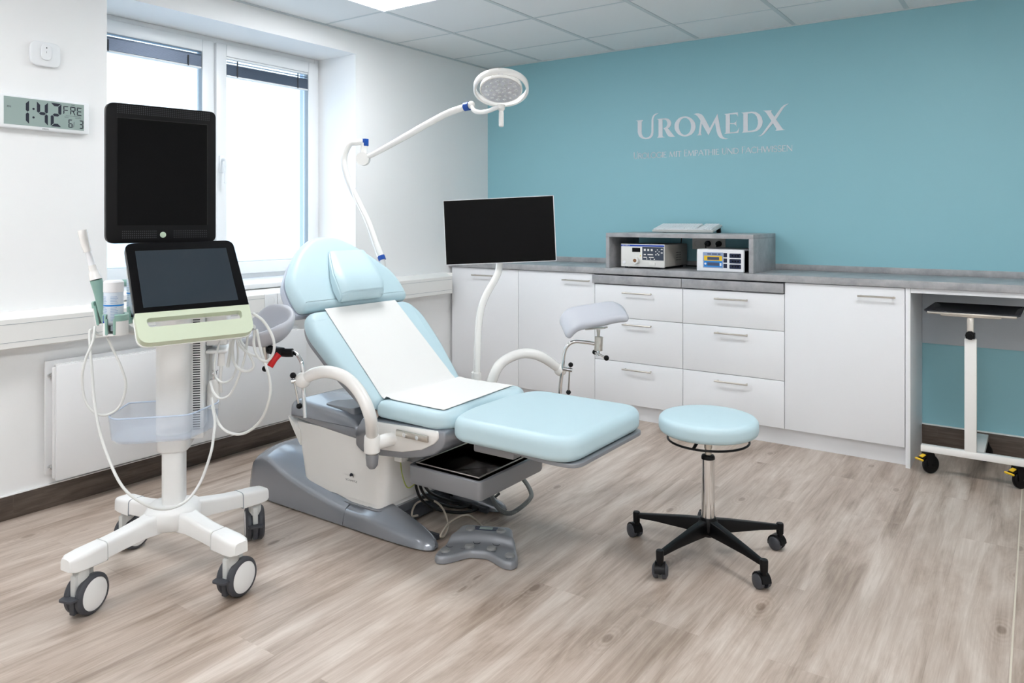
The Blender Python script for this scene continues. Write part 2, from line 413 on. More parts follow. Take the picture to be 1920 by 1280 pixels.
# gathered blinds
def blind(y0, y1, ztop, zbot, label, open_top):
    t = thing('venetian_blind', label, 'blind', (-.345, (y0 + y1) / 2, ztop), 'raised blinds at the window')
    obj('head_rail', box(nb(), -.353, -.333, y0, y1, ztop - .014, ztop, .002), 'slat' if not open_top else 'upvc', t)
    b = nb(); n = 14
    for i in range(n):
        z = zbot + .008 + i * (ztop - .018 - zbot - open_top) / n
        box(b, -.352, -.330, y0 + .003, y1 - .003, z, z + .0035)
    for i in range(3):
        if open_top: z = ztop - .03 - i * .014; box(b, -.352, -.330, y0 + .003, y1 - .003, z, z + .0012)
    obj('slats', b, 'slat', t)
    obj('bottom_rail', box(nb(), -.353, -.329, y0 + .002, y1 - .002, zbot - .004, zbot + .006, .002), 'upvc', t)
    for f in (.12, .86):
        y = y0 + (y1 - y0) * f; obj('ladder_cord', box(nb(), -.3285, -.3275, y - .004, y + .004, zbot, ztop - .018), 'gap', t)
blind(-2.800, -2.214, 2.156, 2.080, 'grey gathered venetian blind atop the left window pane behind the tall monitor', .0)
blind(-2.058, -1.470, 2.172, 2.060, 'grey gathered venetian blind atop the right window pane, upper slats still spaced', .036)

# ceiling lights
def ceiling_light(x0, y1, label):
    t = thing('ceiling_light', label, 'ceiling light', (x0 + .3, y1 - .3, H), 'square ceiling panel lights')
    obj('frame', ring(nb(), x0 + .006, x0 + .594, y1 - .594, y1 - .006, H - .006, H + .004, 0.02, 0) if 0 else
        (lambda b: (box(b, x0 + .012, x0 + .03, y1 - .588, y1 - .012, H - .012, H), box(b, x0 + .57, x0 + .588, y1 - .588, y1 - .012, H - .012, H),
                    box(b, x0 + .03, x0 + .57, y1 - .03, y1 - .012, H - .012, H), box(b, x0 + .03, x0 + .57, y1 - .588, y1 - .57, H - .012, H), b)[-1])(nb()), 'white', t)
    obj('diffuser', box(nb(), x0 + .03, x0 + .57, y1 - .57, y1 - .03, H - .008, H), 'light', t)
ceiling_light(.49, -1.62, 'lit square panel light in the tiled ceiling near the window')
ceiling_light(2.89, -1.62, 'unseen square panel light added over the right side of the room')  # this panel and the three below are out of view, added to light the room
ceiling_light(.49, -4.02, 'unseen square panel light added on the window side behind the camera')
ceiling_light(2.89, -4.02, 'unseen square panel light added above the camera')
ceiling_light(2.89, -5.22, 'unseen square panel light added at the rear of the room')

# duct along the window wall with sockets
t = thing('cable_duct', 'long white plastic cable duct running along the wall under the window', 'cable duct', (.04, -2.5, .71))
obj('duct_body', prism(nb(), [(.001, .712), (.078, .712), (.082, .716), (.082, .832), (.07, .838), (.03, .857), (.001, .857)], (0, -.535, 0), (1, 0, 0), (0, 0, 1), 4.2), 'trunk', t)
b = nb(); box(b, .0815, .0828, -4.7, -.535, .738, .7395); box(b, .0815, .0828, -4.7, -.535, .812, .8135); obj('cover_seam', b, 'seal', t)
obj('end_cap', box(nb(), .001, .084, -.535, -.53, .71, .858, .001), 'trunk', t)
def duct_socket(y, label):
    t = thing('wall_socket', label, 'socket', (.083, y, .796), 'sockets on the window duct')
    obj('cover_plate', box(nb(), .0815, .0905, y - .04, y + .04, .757, .835, .004), 'upvc', t)
    b = nb(); lathe(b, [(.0205, .0004), (.0205, -.0), (.018, -.006), (0, -.006)], (.0908, y, .796), (1, 0, 0), 28); obj('socket_well', b, 'cartg', t)
    b = nb(); cyl(b, (.085, y - .009, .796), (.0862, y - .009, .796), .003, seg=10); cyl(b, (.085, y + .009, .796), (.0862, y + .009, .796), .003, seg=10); obj('contact_hole', b, 'gap', t)
duct_socket(-2.07, 'white round socket on the duct under the window, left one beside the chair head')
duct_socket(-1.985, 'white round socket on the duct, half hidden behind the chair headrest')

# radiator
t = thing('radiator', 'flat white panel radiator under the window behind the cart', 'radiator', (.06, -2.5, .13))
obj('front_panel', box(nb(), .088, .100, -3.16, -1.84, .135, .62, .003), 'rad', t)
obj('back_panel', box(nb(), .022, .034, -3.175, -1.84, .150, .635, .003), 'rad', t)
b = nb(); box(b, .036, .064, -3.14, -1.86, .16, .612, .008); box(b, .068, .086, -3.165, -1.85, .142, .612, .004); obj('convector_fins', b, 'rad', t)
b = nb(); box(b, .034, .088, -3.14, -1.86, .612, .618)
for i in range(60): box(b, .038, .084, -3.13 + i * .021, -3.122 + i * .021, .618, .6195)
obj('top_grille', b, 'rad', t)
for zz in (.185, .575):
    b = nb(); cyl(b, (.05, -3.14, zz), (.05, -3.165, zz), .011, seg=14); cyl(b, (.05, -3.165, zz), (.05, -3.172, zz), .007, seg=6); obj('plug', b, 'chrome', t)
for yy in (-2.9, -2.1): obj('wall_bracket', box(nb(), .0005, .024, yy - .02, yy + .02, .2, .6), 'rad', t)

# clock and sensor on the left wall
def seg7(bm, x0, w, z0, h, on, t, tk=.003):
    """seven segment digit on the plane x=t; x0 is the y of the left edge"""
    m = z0 + h / 2; g = tk * .14; hw = w; z1 = z0 + h; a = tk
    S = {'a': [(g, z1), (w - g, z1), (w - a - g, z1 - a), (a + g, z1 - a)], 'd': [(g, z0), (w - g, z0), (w - a - g, z0 + a), (a + g, z0 + a)],
         'g': [(a / 2 + g, m), (a + g, m + a / 2), (w - a - g, m + a / 2), (w - a / 2 - g, m), (w - a - g, m - a / 2), (a + g, m - a / 2)],
         'f': [(0, z1 - g), (a, z1 - a - g), (a, m + a / 2 + g), (a / 2, m + g), (0, m + a / 2)], 'e': [(0, z0 + g), (a, z0 + a + g), (a, m - a / 2 - g), (a / 2, m - g), (0, m - a / 2)],
         'b': [(w, z1 - g), (w - a, z1 - a - g), (w - a, m + a / 2 + g), (w - a / 2, m + g), (w, m + a / 2)], 'c': [(w, z0 + g), (w - a, z0 + a + g), (w - a, m - a / 2 - g), (w - a / 2, m - g), (w, m - a / 2)]}
    for c in on: prism(bm, S[c], (t, x0, 0), (0, 1, 0), (0, 0, 1), .0004)
t = thing('wall_clock', 'white digital wall clock reading 1:42 FRE 6/3', 'clock', (.012, -3.17, 1.61))
obj('case', box(nb(), 0, .025, -3.352, -2.990, 1.614, 1.753, .006, 3), 'upvc', t)
obj('display', box(nb(), .0245, .0258, -3.328, -3.013, 1.629, 1.743), 'lcd', t)
b = nb(); X_ = .0258
seg7(b, -3.262, .028, 1.636, .100, 'bc', X_, .0125)
seg7(b, -3.204, .043, 1.636, .100, 'fgbc', X_, .0125)
seg7(b, -3.150, .043, 1.636, .100, 'abged', X_, .0125)
for zz in (1.666, 1.702): cyl(b, (X_, -3.217, zz), (X_ + .0006, -3.217, zz), .0045, seg=14)
obj('time_digits', b, 'ink', t, recalc=False); b = nb()
seg7(b, -3.099, .022, 1.693, .036, 'afge', X_, .0042)
seg7(b, -3.071, .022, 1.693, .036, 'afgeb', X_, .0042); prism(b, [(.009, 1.711), (.013, 1.711), (.022, 1.693), (.018, 1.693)], (X_, -3.071, 0), (0, 1, 0), (0, 0, 1), .0004)
seg7(b, -3.043, .022, 1.693, .036, 'afged', X_, .0042)
seg7(b, -3.078, .017, 1.637, .036, 'afgedc', X_, .0042); seg7(b, -3.033, .017, 1.637, .036, 'abgcd', X_, .0042)
prism(b, [(0, 1.640), (.0014, 1.640), (.0045, 1.664), (.0031, 1.664)], (X_, -3.058, 0), (0, 1, 0), (0, 0, 1), .0004)
prism(b, [(-3.089, 1.6875), (-3.027, 1.6875), (-3.027, 1.6885), (-3.089, 1.6885)], (X_, 0, 0), (0, 1, 0), (0, 0, 1), .0004)
obj('date_digits', b, 'ink', t, recalc=False); b = nb()
for s_, y_, z_, sz in (('PM', -3.316, 1.697, .012), ('DAY', -3.066, 1.733, .0075), ('DATE', -3.094, 1.679, .0065), ('MONTH', -3.05, 1.679, .0065)):
    obj('caption_lettering', text_bm(s_, sz, (X_, y_, z_), (0, 1, 0), (0, 0, 1), .0005), 'ink', t, recalc=False)
b.free()
obj('maker_lettering', text_bm('KREXS', .0085, (.025, -3.182, 1.6185), (0, 1, 0), (0, 0, 1), .0005), 'ink', t, recalc=False)
t = thing('wall_sensor', 'small rounded square white sensor on the wall above the clock', 'sensor', (.01, -3.155, 1.90))
sq = lambda cy, cz, w, h, r: rounded([(cy - w, cz - h), (cy + w, cz - h), (cy + w, cz + h), (cy - w, cz + h)], r, 7)
obj('wall_plate', pad(nb(), sq(-3.165, 1.942, .060, .052, .03), (.016, 0, 0), (0, 1, 0), (0, 0, 1), .016, .004), 'upvc', t)
obj('button_module', pad(nb(), sq(-3.165, 1.95, .0215, .034, .0215), (.024, 0, 0), (0, 1, 0), (0, 0, 1), .008, .003), 'upvc', t)
b = nb(); cyl(b, (.024, -3.165, 1.968), (.0245, -3.165, 1.968), .0028, seg=12); box(b, .024, .0245, -3.1655, -3.1645, 1.946, 1.954); obj('indicator_mark', b, 'ink', t)

# ------------------------------------------------------------------ lettering on the back wall
GL={
 'U':[[(1.253,1.904),(1.306,1.905),(1.306,1.901),(1.297,1.894),(1.296,1.827),(1.298,1.809),(1.306,1.794),(1.319,1.785),(1.332,1.784),(1.348,1.787),(1.361,1.799),(1.367,1.819),(1.368,1.9),(1.371,1.914),(1.38,1.93),(1.396,1.94),(1.418,1.942),(1.406,1.935),(1.393,1.927),(1.384,1.913),(1.382,1.899),(1.382,1.815),(1.377,1.795),(1.364,1.781),(1.345,1.774),(1.322,1.774),(1.301,1.779),(1.281,1.792),(1.272,1.808),(1.267,1.826),(1.267,1.895),(1.263,1.9)]],
 'R':[[(1.404,1.903),(1.425,1.904),(1.469,1.903),(1.488,1.899),(1.503,1.886),(1.509,1.87),(1.506,1.854),(1.497,1.842),(1.485,1.836),(1.5,1.819),(1.516,1.798),(1.528,1.784),(1.537,1.779),(1.522,1.777),(1.5,1.779),(1.488,1.784),(1.478,1.797),(1.464,1.825),(1.453,1.84),(1.463,1.841),(1.474,1.848),(1.481,1.862),(1.48,1.876),(1.474,1.889),(1.463,1.895),(1.447,1.897),(1.447,1.791),(1.45,1.784),(1.464,1.778),(1.406,1.778),(1.415,1.784),(1.418,1.792),(1.418,1.893),(1.415,1.899)]],
 'O':[[(1.675,1.835),(1.673,1.82),(1.668,1.807),(1.659,1.795),(1.648,1.785),(1.634,1.779),(1.619,1.775),(1.603,1.774),(1.587,1.777),(1.572,1.783),(1.558,1.791),(1.547,1.803),(1.538,1.816),(1.532,1.83),(1.531,1.845),(1.532,1.86),(1.538,1.873),(1.547,1.885),(1.558,1.895),(1.572,1.902),(1.587,1.905),(1.603,1.906),(1.619,1.903),(1.634,1.897),(1.648,1.888),(1.659,1.877),(1.668,1.864),(1.673,1.85)],[(1.645,1.838),(1.644,1.826),(1.641,1.814),(1.636,1.804),(1.629,1.796),(1.621,1.79),(1.612,1.786),(1.603,1.785),(1.594,1.787),(1.585,1.792),(1.577,1.799),(1.571,1.808),(1.566,1.819),(1.562,1.831),(1.561,1.844),(1.562,1.856),(1.566,1.868),(1.571,1.878),(1.577,1.886),(1.585,1.892),(1.594,1.896),(1.603,1.896),(1.612,1.894),(1.621,1.889),(1.629,1.882),(1.636,1.873),(1.641,1.862),(1.644,1.85)]],
 'M':[[(1.662,1.915),(1.677,1.919),(1.695,1.918),(1.713,1.911),(1.725,1.9),(1.736,1.883),(1.77,1.818),(1.82,1.905),(1.828,1.865),(1.835,1.825),(1.844,1.785),(1.855,1.759),(1.867,1.749),(1.89,1.743),(1.875,1.74),(1.855,1.743),(1.835,1.752),(1.822,1.77),(1.814,1.795),(1.804,1.85),(1.761,1.773),(1.717,1.85),(1.71,1.788),(1.714,1.782),(1.716,1.776),(1.682,1.777),(1.692,1.782),(1.696,1.789),(1.708,1.868),(1.704,1.877),(1.689,1.898),(1.677,1.909)]],
 'E':[[(1.861,1.9),(1.95,1.904),(1.951,1.875),(1.946,1.887),(1.938,1.893),(1.9,1.894),(1.9,1.841),(1.926,1.839),(1.938,1.846),(1.94,1.856),(1.941,1.812),(1.938,1.823),(1.926,1.832),(1.9,1.834),(1.9,1.783),(1.926,1.782),(1.943,1.785),(1.952,1.795),(1.96,1.811),(1.953,1.775),(1.864,1.775),(1.871,1.78),(1.873,1.789),(1.873,1.892),(1.867,1.898)]],
 'D':[[(1.97,1.899),(2.002,1.901),(2.037,1.901),(2.062,1.897),(2.084,1.881),(2.097,1.861),(2.104,1.836),(2.1,1.812),(2.086,1.791),(2.067,1.779),(2.043,1.775),(2.013,1.775),(1.975,1.774),(1.981,1.779),(1.984,1.787),(1.984,1.892),(1.978,1.896)],[(2.012,1.891),(2.037,1.892),(2.054,1.885),(2.067,1.869),(2.074,1.846),(2.075,1.824),(2.069,1.803),(2.057,1.789),(2.037,1.785),(2.012,1.784)]],
 'X':[[(2.104,1.901),(2.16,1.9),(2.154,1.893),(2.156,1.885),(2.219,1.787),(2.226,1.779),(2.238,1.774),(2.179,1.774),(2.187,1.781),(2.183,1.79),(2.127,1.883),(2.116,1.896)]],
 'x':[[(2.074,1.748),(2.089,1.75),(2.1,1.76),(2.156,1.835),(2.214,1.911),(2.23,1.924),(2.246,1.93),(2.258,1.931),(2.243,1.922),(2.23,1.91),(2.183,1.841),(2.116,1.762),(2.103,1.752),(2.089,1.746)]],
}
logo = thing('wall_lettering', 'large white serif lettering with a small tagline on the teal wall', 'wall lettering', (1.75, 0, 1.7))
b = nb()
for k in 'UROMEDXx':
    l = GL[k]; prism(b, l[0], (0, -.0005, 0), (1, 0, 0), (0, 0, 1), .0022 if k != 'x' else .0026, l[1:])
obj('wordmark', b, 'letter', logo)
def arc(cx, cy, rx, ry, a0, a1, n=10): return [(cx + rx * cs(a0 + (a1 - a0) * i / n), cy + ry * sn(a0 + (a1 - a0) * i / n)) for i in range(n + 1)]
SF = {  # width, strokes: (weight, points); unit height
 'U': (.72, [(1.5, [(.1, 1), (.1, .3)]), (1, arc(.34, .3, .24, .3, 180, 360)), (.8, [(.58, .3), (.58, .85)]), (.8, arc(.70, .9, .12, .22, 180, 90, 4)), (.7, [(.0, 1), (.2, 1)])]),
 'u': (.72, [(1.5, [(.1, 1), (.1, .3)]), (1, arc(.34, .3, .24, .3, 180, 360)), (.8, [(.58, .3), (.58, 1)])]),
 'R': (.62, [(1.5, [(.1, 0), (.1, 1)]), (1.1, [(.1, .98)] + arc(.28, .75, .2, .23, 90, -90) + [(.1, .52)]), (1.4, [(.28, .5), (.6, 0)])]),
 'O': (.86, [(1.2, arc(.42, .5, .38, .5, 0, 360, 24))]), 'L': (.5, [(1.5, [(.1, 1), (.1, 0)]), (.8, [(.1, .03), (.46, .03), (.48, .14)])]),
 'G': (.8, [(1.2, arc(.42, .5, .38, .5, 40, 330, 20)), (1.2, [(.75, .1), (.75, .45)]), (.7, [(.62, .45), (.82, .45)])]),
 'I': (.24, [(1.5, [(.12, 0), (.12, 1)])]), 'E': (.54, [(1.5, [(.1, 0), (.1, 1)]), (.8, [(.1, .97), (.46, .97)]), (.8, [(.1, .52), (.4, .52)]), (.8, [(.1, .03), (.5, .03)])]),
 'M': (.98, [(.8, [(.08, 0), (.18, 1)]), (1.5, [(.18, 1), (.48, .05)]), (.8, [(.48, .05), (.78, 1)]), (1.5, [(.78, 1), (.88, 0)])]),
 'T': (.64, [(1.5, [(.31, 0), (.31, 1)]), (.8, [(.0, .97), (.62, .97)])]), 'P': (.56, [(1.5, [(.1, 0), (.1, 1)]), (1.1, [(.1, .98)] + arc(.27, .73, .2, .25, 90, -90) + [(.1, .48)])]),
 'A': (.76, [(.8, [(.03, 0), (.37, 1)]), (1.5, [(.37, 1), (.72, 0)]), (.7, [(.16, .36), (.58, .36)])]), 'H': (.78, [(1.5, [(.1, 0), (.1, 1)]), (1.5, [(.66, 0), (.66, 1)]), (.8, [(.1, .52), (.66, .52)])]),
 'N': (.82, [(.8, [(.1, 0), (.1, 1)]), (1.5, [(.1, 1), (.7, 0)]), (.8, [(.7, 0), (.7, 1)])]), 'D': (.8, [(1.5, [(.1, 0), (.1, 1)]), (1.1, [(.1, .98), (.3, .98)] + arc(.32, .5, .4, .48, 90, -90, 14) + [(.1, .02)])]),
 'F': (.5, [(1.5, [(.1, 0), (.1, 1)]), (.8, [(.1, .97), (.48, .97)]), (.8, [(.1, .5), (.4, .5)])]), 'C': (.76, [(1.2, arc(.42, .5, .38, .5, 45, 315, 20))]),
 'W': (1.08, [(1.5, [(.03, 1), (.3, 0)]), (.8, [(.3, 0), (.54, 1)]), (1.5, [(.54, 1), (.8, 0)]), (.8, [(.8, 0), (1.04, 1)])]),
 'S': (.56, [(1.2, arc(.27, .75, .19, .25, 30, 270, 10) + arc(.27, .25, .21, .25, 90, -150, 10))])}
def stroke_text(bm, s, x0, x1, z, h, wt, big=()):
    tot = sum(.34 if c == ' ' else SF[c][0] for c in s); k = (x1 - x0) / tot; x = x0
    for i, c in enumerate(s):
        if c == ' ': x += .34 * k; continue
        wd, st = SF[c]; hh = h * (1.16 if i in big else 1)
        for wg, pts in st:
            w_ = wt * wg / 2
            for (ax, ay), (bx, by) in zip(pts, pts[1:]):
                a = Vector((x + ax * k, z + ay * hh)); q = Vector((x + bx * k, z + by * hh)); d = (q - a)
                if d.length < 1e-6: continue
                d.normalize(); nn = Vector((-d.y, d.x)) * w_; a -= d * w_ * .3; q += d * w_ * .3
                prism(bm, [tuple(a - nn), tuple(q - nn), tuple(q + nn), tuple(a + nn)], (0, -.0002, 0), (1, 0, 0), (0, 0, 1), .0016)
        x += wd * k
    return bm
obj('tagline', stroke_text(nb(), 'UROLOGIE MIT EMPATHIE uND FACHWISSEN'.replace('u', 'U'), 1.236, 2.282, 1.646, .036, .0036, big=(0, 13, 26)), 'letter', logo)

# ------------------------------------------------------------------ cabinets along the teal wall
CX = [.020, .603, 1.189, 1.775, 2.357, 2.942]; FY = -.46; CT = .897
def bar_handle(parent, x0, x1, z):
    b = nb(); cyl(b, (x0, FY - .030, z), (x1, FY - .030, z), .0048, seg=12)
    for x in (x0 + .012, x1 - .012): cyl(b, (x, FY - .03, z), (x, FY + .001, z), .0042, seg=10)
    return obj('handle', b, 'steel', parent)
def carcass(t, x0, x1, top=CT - .002):
    b = nb(); box(b, x0 + .001, x1 - .001, FY + .020, -.002, .10, top)
    obj('carcass', b, 'white', t)
def cabinet(x0, x1, label, hx0, hx1):
    t = thing('base_cabinet', label, 'cabinet', ((x0 + x1) / 2, -.23, .1), 'white base cabinets under the worktop')
    carcass(t, x0, x1)
    d = obj('door', box(nb(), x0 + .0016, x1 - .0016, FY, FY + .018, .100, CT - .004, .0012, 2), 'white', t)
    bar_handle(d, hx0, hx1, .846); return t
def drawers(x0, x1, label, hx0, hx1):
    t = thing('drawer_cabinet', label, 'cabinet', ((x0 + x1) / 2, -.23, .1), 'white drawer cabinets under the pull-out boards')
    carcass(t, x0, x1, .83)
    for z0, z1, hz in ((.6295, .829, .786), (.3595, .6265, .592), (.100, .3565, .318)):
        d = obj('drawer', box(nb(), x0 + .0016, x1 - .0016, FY, FY + .018, z0, z1, .0012, 2), 'white', t); bar_handle(d, hx0, hx1, hz)
cabinet(CX[0], CX[1], 'white door cabinet in the corner beside the window wall', .222, .418)
cabinet(CX[1], CX[2], 'white door cabinet behind the grey leg cup, second from the corner', .964, 1.162)
drawers(CX[2], CX[3], 'white three-drawer cabinet under the left pull-out board', 1.394, 1.585)
drawers(CX[3], CX[4], 'white three-drawer cabinet right behind the stool seat', 1.975, 2.165)
cabinet(CX[4], CX[5], 'wide white door cabinet beside the open desk bay', 2.727, 2.903)
tag(obj('plinth', box(nb(), .02, 2.943, -.412, -.396, 0, .0995, .001), 'white', loc=(1.5, -.4, 0)), 'low white plinth board on the floor under the base cabinets', 'plinth')
t = tag(obj('side_panel', box(nb(), 2.944, 2.966, FY - .003, -.002, 0, CT - .001, .001), 'white', loc=(2.955, -.2, 0)), 'white upright panel carrying the worktop left of the desk bay', 'panel')
t = tag(obj('support_rail', box(nb(), 2.967, XR, FY - .001, FY + .018, .872, CT - .001, .001), 'white', loc=(3.7, FY, .872)), 'thin white rail under the worktop edge of the desk bay', 'rail')
tag(obj('modesty_panel', box(nb(), 2.967, XR, -.022, -.002, .566, CT - .001, .001), 'panelgrey', loc=(3.7, -.01, .566)), 'pale grey panel on the wall above the teal strip in the desk bay', 'panel')
for x0, x1, l, in ((1.176, 1.769, 'left grey pull-out board under the worktop, left of the seam'), (1.772, 2.352, 'right grey pull-out board under the worktop, right of the seam')):
    t = thing('pull_out_board', l, 'drawer board', ((x0 + x1) / 2, -.3, .84), 'grey pull-out boards')
    obj('board', box(nb(), x0, x1, FY - .012, -.05, .836, .888, .0015, 2), 'conc', t)
t = thing('worktop', 'long grey concrete-look worktop running along the teal wall', 'worktop', (2.2, -.24, CT))
obj('top_board', box(nb(), .002, XR, -.476, -.001, CT, .934, .002, 2), 'conc', t)
obj('backsplash', box(nb(), .002, XR, -.020, -.001, .934, .968, .0015, 2), 'conc', t)
obj('side_upstand', box(nb(), .002, .018, -.476, -.020, .934, .966, .0015, 2), 'conc', t)
t = thing('shelf_riser', 'grey open shelf riser standing on the worktop over two instruments', 'shelf', (1.72, -.25, .934))
obj('top_board', box(nb(), 1.264, 2.186, -.452, -.022, 1.126, 1.152, .0012, 2), 'conc', t)
obj('side_board', box(nb(), 1.264, 1.288, -.452, -.022, .9342, 1.126, .0012, 2), 'conc', t)
obj('side_board', box(nb(), 2.160, 2.186, -.452, -.022, .9342, 1.126, .0012, 2), 'conc', t)

# endoscopy light source (left instrument)
t = thing('light_source', 'white instrument with blue top stripe and round outlet, left inside the riser', 'instrument', (1.50, -.25, .945))
FR = -.425
obj('housing', box(nb(), 1.358, 1.642, FR + .012, -.06, .948, 1.082, .003, 2), 'devg', t)
fp = obj('front_panel', box(nb(), 1.355, 1.645, FR, FR + .012, .945, 1.085, .003, 2), 'devw', t)
def on_front(x0, x1, z0, z1, fy, tk=.0008): return box(nb(), x0, x1, fy - tk, fy, z0, z1)
obj('blue_band', on_front(1.357, 1.643, 1.070, 1.080, FR), 'royal', t)
obj('brand_lettering', text_bm('OLYMPUS', .0085, (1.364, FR - .0008, 1.0716), (1, 0, 0), (0, 0, 1), .0004, width=.052), 'letter', t, recalc=False)
obj('display_window', on_front(1.432, 1.486, 1.036, 1.062, FR, .001), 'blackg', t)
ctl = obj('control_field', on_front(1.500, 1.640, .988, 1.068, FR, .001), mat('slate blue control field', (58, 68, 84), .4), t)
b = nb()
for x in (1.517, 1.540, 1.563): box(b, x - .006, x + .006, FR - .0018, FR - .0009, 1.044, 1.056)
for dx, dz in ((0, .011), (0, -.011), (.011, 0), (-.011, 0)): box(b, 1.600 + dx - .003, 1.600 + dx + .003, FR - .0018, FR - .0009, 1.041 + dz - .003, 1.041 + dz + .003)
for x, z, w_ in ((1.517, 1.022, .007), (1.553, 1.022, .018), (1.590, 1.022, .004), (1.608, 1.022, .004), (1.628, 1.055, .006), (1.628, 1.034, .006), (1.52, 1.005, .012), (1.56, 1.005, .016), (1.53, .995, .003), (1.555, .995, .003), (1.58, .995, .004)):
    box(b, x - w_, x + w_, FR - .0018, FR - .0009, z - .003, z + .003)
obj('button', b, 'devw', t); t.children[-1]['kind'] = 'stuff'
o_ = obj('scope_outlet', lathe(nb(), [(0, .012), (.010, .012), (.012, .020), (.021, .020), (.024, .0)], (1.458, FR, .984), (0, -1, 0), 28), 'devw', t)
obj('outlet_core', lathe(nb(), [(0, .0215), (.010, .0215), (.012, .014)], (1.458, FR, .984), (0, -1, 0), 20), mat('brown brass', (150, 110, 80), .35, metal=.8), o_)
obj('power_button', lathe(nb(), [(0, .004), (.008, .005), (.010, .003), (.010, .0)], (1.378, FR, .970), (0, -1, 0), 20), 'white', t)
obj('latch', box(nb(), 1.545, 1.585, FR - .005, FR, .953, .973, .002), 'devw', t)
b = nb(); tri = [(1.482, 1.010), (1.492, 1.010), (1.487, 1.019)]; prism(b, tri, (0, FR, 0), (1, 0, 0), (0, 0, 1), .0006); obj('warning_sign', b, 'yellow', t)
b = nb()
for yy in (-.235, -.215, -.195, -.175):
    for zz in (.985, 1.0, 1.015, 1.03): box(b, 1.642, 1.6428, yy - .004, yy + .004, zz - .003, zz + .003)
obj('vent_holes', b, 'gap', t)
b = nb()
for x in (1.38, 1.62):
    for y in (-.40, -.1): cyl(b, (x, y, .9342), (x, y, .949), .009, seg=14)
obj('foot', b, 'rubber', t)
# RF generator (right instrument)
t = thing('generator_unit', 'white instrument with blue and yellow display on the right of the riser', 'instrument', (1.98, -.25, .94))
G0, G1 = 1.846, 2.124
obj('housing', box(nb(), G0 + .004, G1 - .004, FR + .02, -.12, .940, 1.056, .003, 2), 'blackp', t)
b = nb(); box(b, G0, G1, FR, FR + .022, .9352, 1.064, .006, 3); box(b, G0 + .002, G1 - .002, FR + .02, -.12, 1.056, 1.064, .003); obj('front_panel', b, 'white', t)
sc_ = obj('display', on_front(1.885, 2.005, .956, 1.046, FR, .001), mat('pale blue display', (150, 170, 205), .3), t)
obj('yellow_field', on_front(1.892, 1.999, .998, 1.026, FR - .001), 'yellow', sc_)
obj('blue_field', on_front(1.892, 1.999, .962, .996, FR - .001), 'skyb', sc_)
b = nb(); box(b, 1.912, 1.982, FR - .003, FR - .0018, 1.002, 1.020); box(b, 1.912, 1.982, FR - .003, FR - .0018, .969, .988)
for x0, x1 in ((1.912, 1.934), (1.939, 1.969), (1.974, 1.99)): box(b, x0, x1, FR - .003, FR - .0009, 1.033, 1.040)
obj('readout', b, mat('dark slate readout', (72, 84, 112), .35), sc_)
b = nb(); cyl(b, (1.900, FR - .0018, .980), (1.900, FR - .0026, .980), .006, seg=14); box(b, 1.986, 1.995, FR - .0026, FR - .0018, .968, .986); obj('icon', b, 'white', sc_)
b = nb()
for z in (.958, .989, 1.020): box(b, 2.007, 2.028, FR - .0015, FR, z, z + .024, .0006)
obj('side_key', b, 'navy', t)
for z in (.955, .986, 1.017):
    s_ = obj('connector_socket', prism(nb(), rounded([(2.042, z), (2.108, z), (2.108, z + .025), (2.042, z + .025)], .004, 3), (0, FR, 0), (1, 0, 0), (0, 0, 1), .0018), 'navy', t)
    b = nb()
    for x in (2.060, 2.076, 2.092): cyl(b, (x, FR - .0018, z + .0125), (x, FR - .0030, z + .0125), .0045, seg=12)
    obj('contact', b, 'blackg', s_)
obj('power_switch', box(nb(), 1.858, 1.868, FR - .003, FR, .950, .966, .001), 'white', t)

# keyboard
t = thing('keyboard', 'white keyboard lying on top of the grey shelf riser', 'keyboard', (1.66, -.13, 1.152))
KM = Matrix.Translation((1.665, -.125, 1.1715)) @ Matrix.Rotation(math.radians(-3), 4, 'Z') @ Matrix.Rotation(math.radians(13.5), 4, 'X')
obj('base', box(nb(), -.205, .205, -.075, .075, .001, .015, .003, 2, KM), 'cartg', t)
b = nb()
for r_ in range(6):
    x = -.198
    y = .062 - r_ * .0235 - (.003 if r_ else 0)
    while x < .19:
        w_ = .0185 if not (r_ == 5 and -.10 < x < 0) else .10
        if not (.085 < x + w_ / 2 < .095 or .138 < x + w_ / 2 < .142): box(b, x + .0012, x + w_ - .0012, y - .0105, y + .0105, .015, .0225, .0015, 1, KM)
        x += w_
obj('keycaps', b, 'white', t)
b = nb(); 
for xx in (-.185, .185):
    b = nb(); box(b, xx - .012, xx + .012, .050, .066, -.033, .002, 0, 2, KM); obj('foot', b, 'blackp', t)
obj('cable', tube(nb(), [(1.60, -.05, 1.165), (1.59, -.015, 1.158), (1.585, -.012, 1.13), (1.58, -.012, 1.05), (1.60, -.03, .99)], .0025, 8), 'blackc', t)

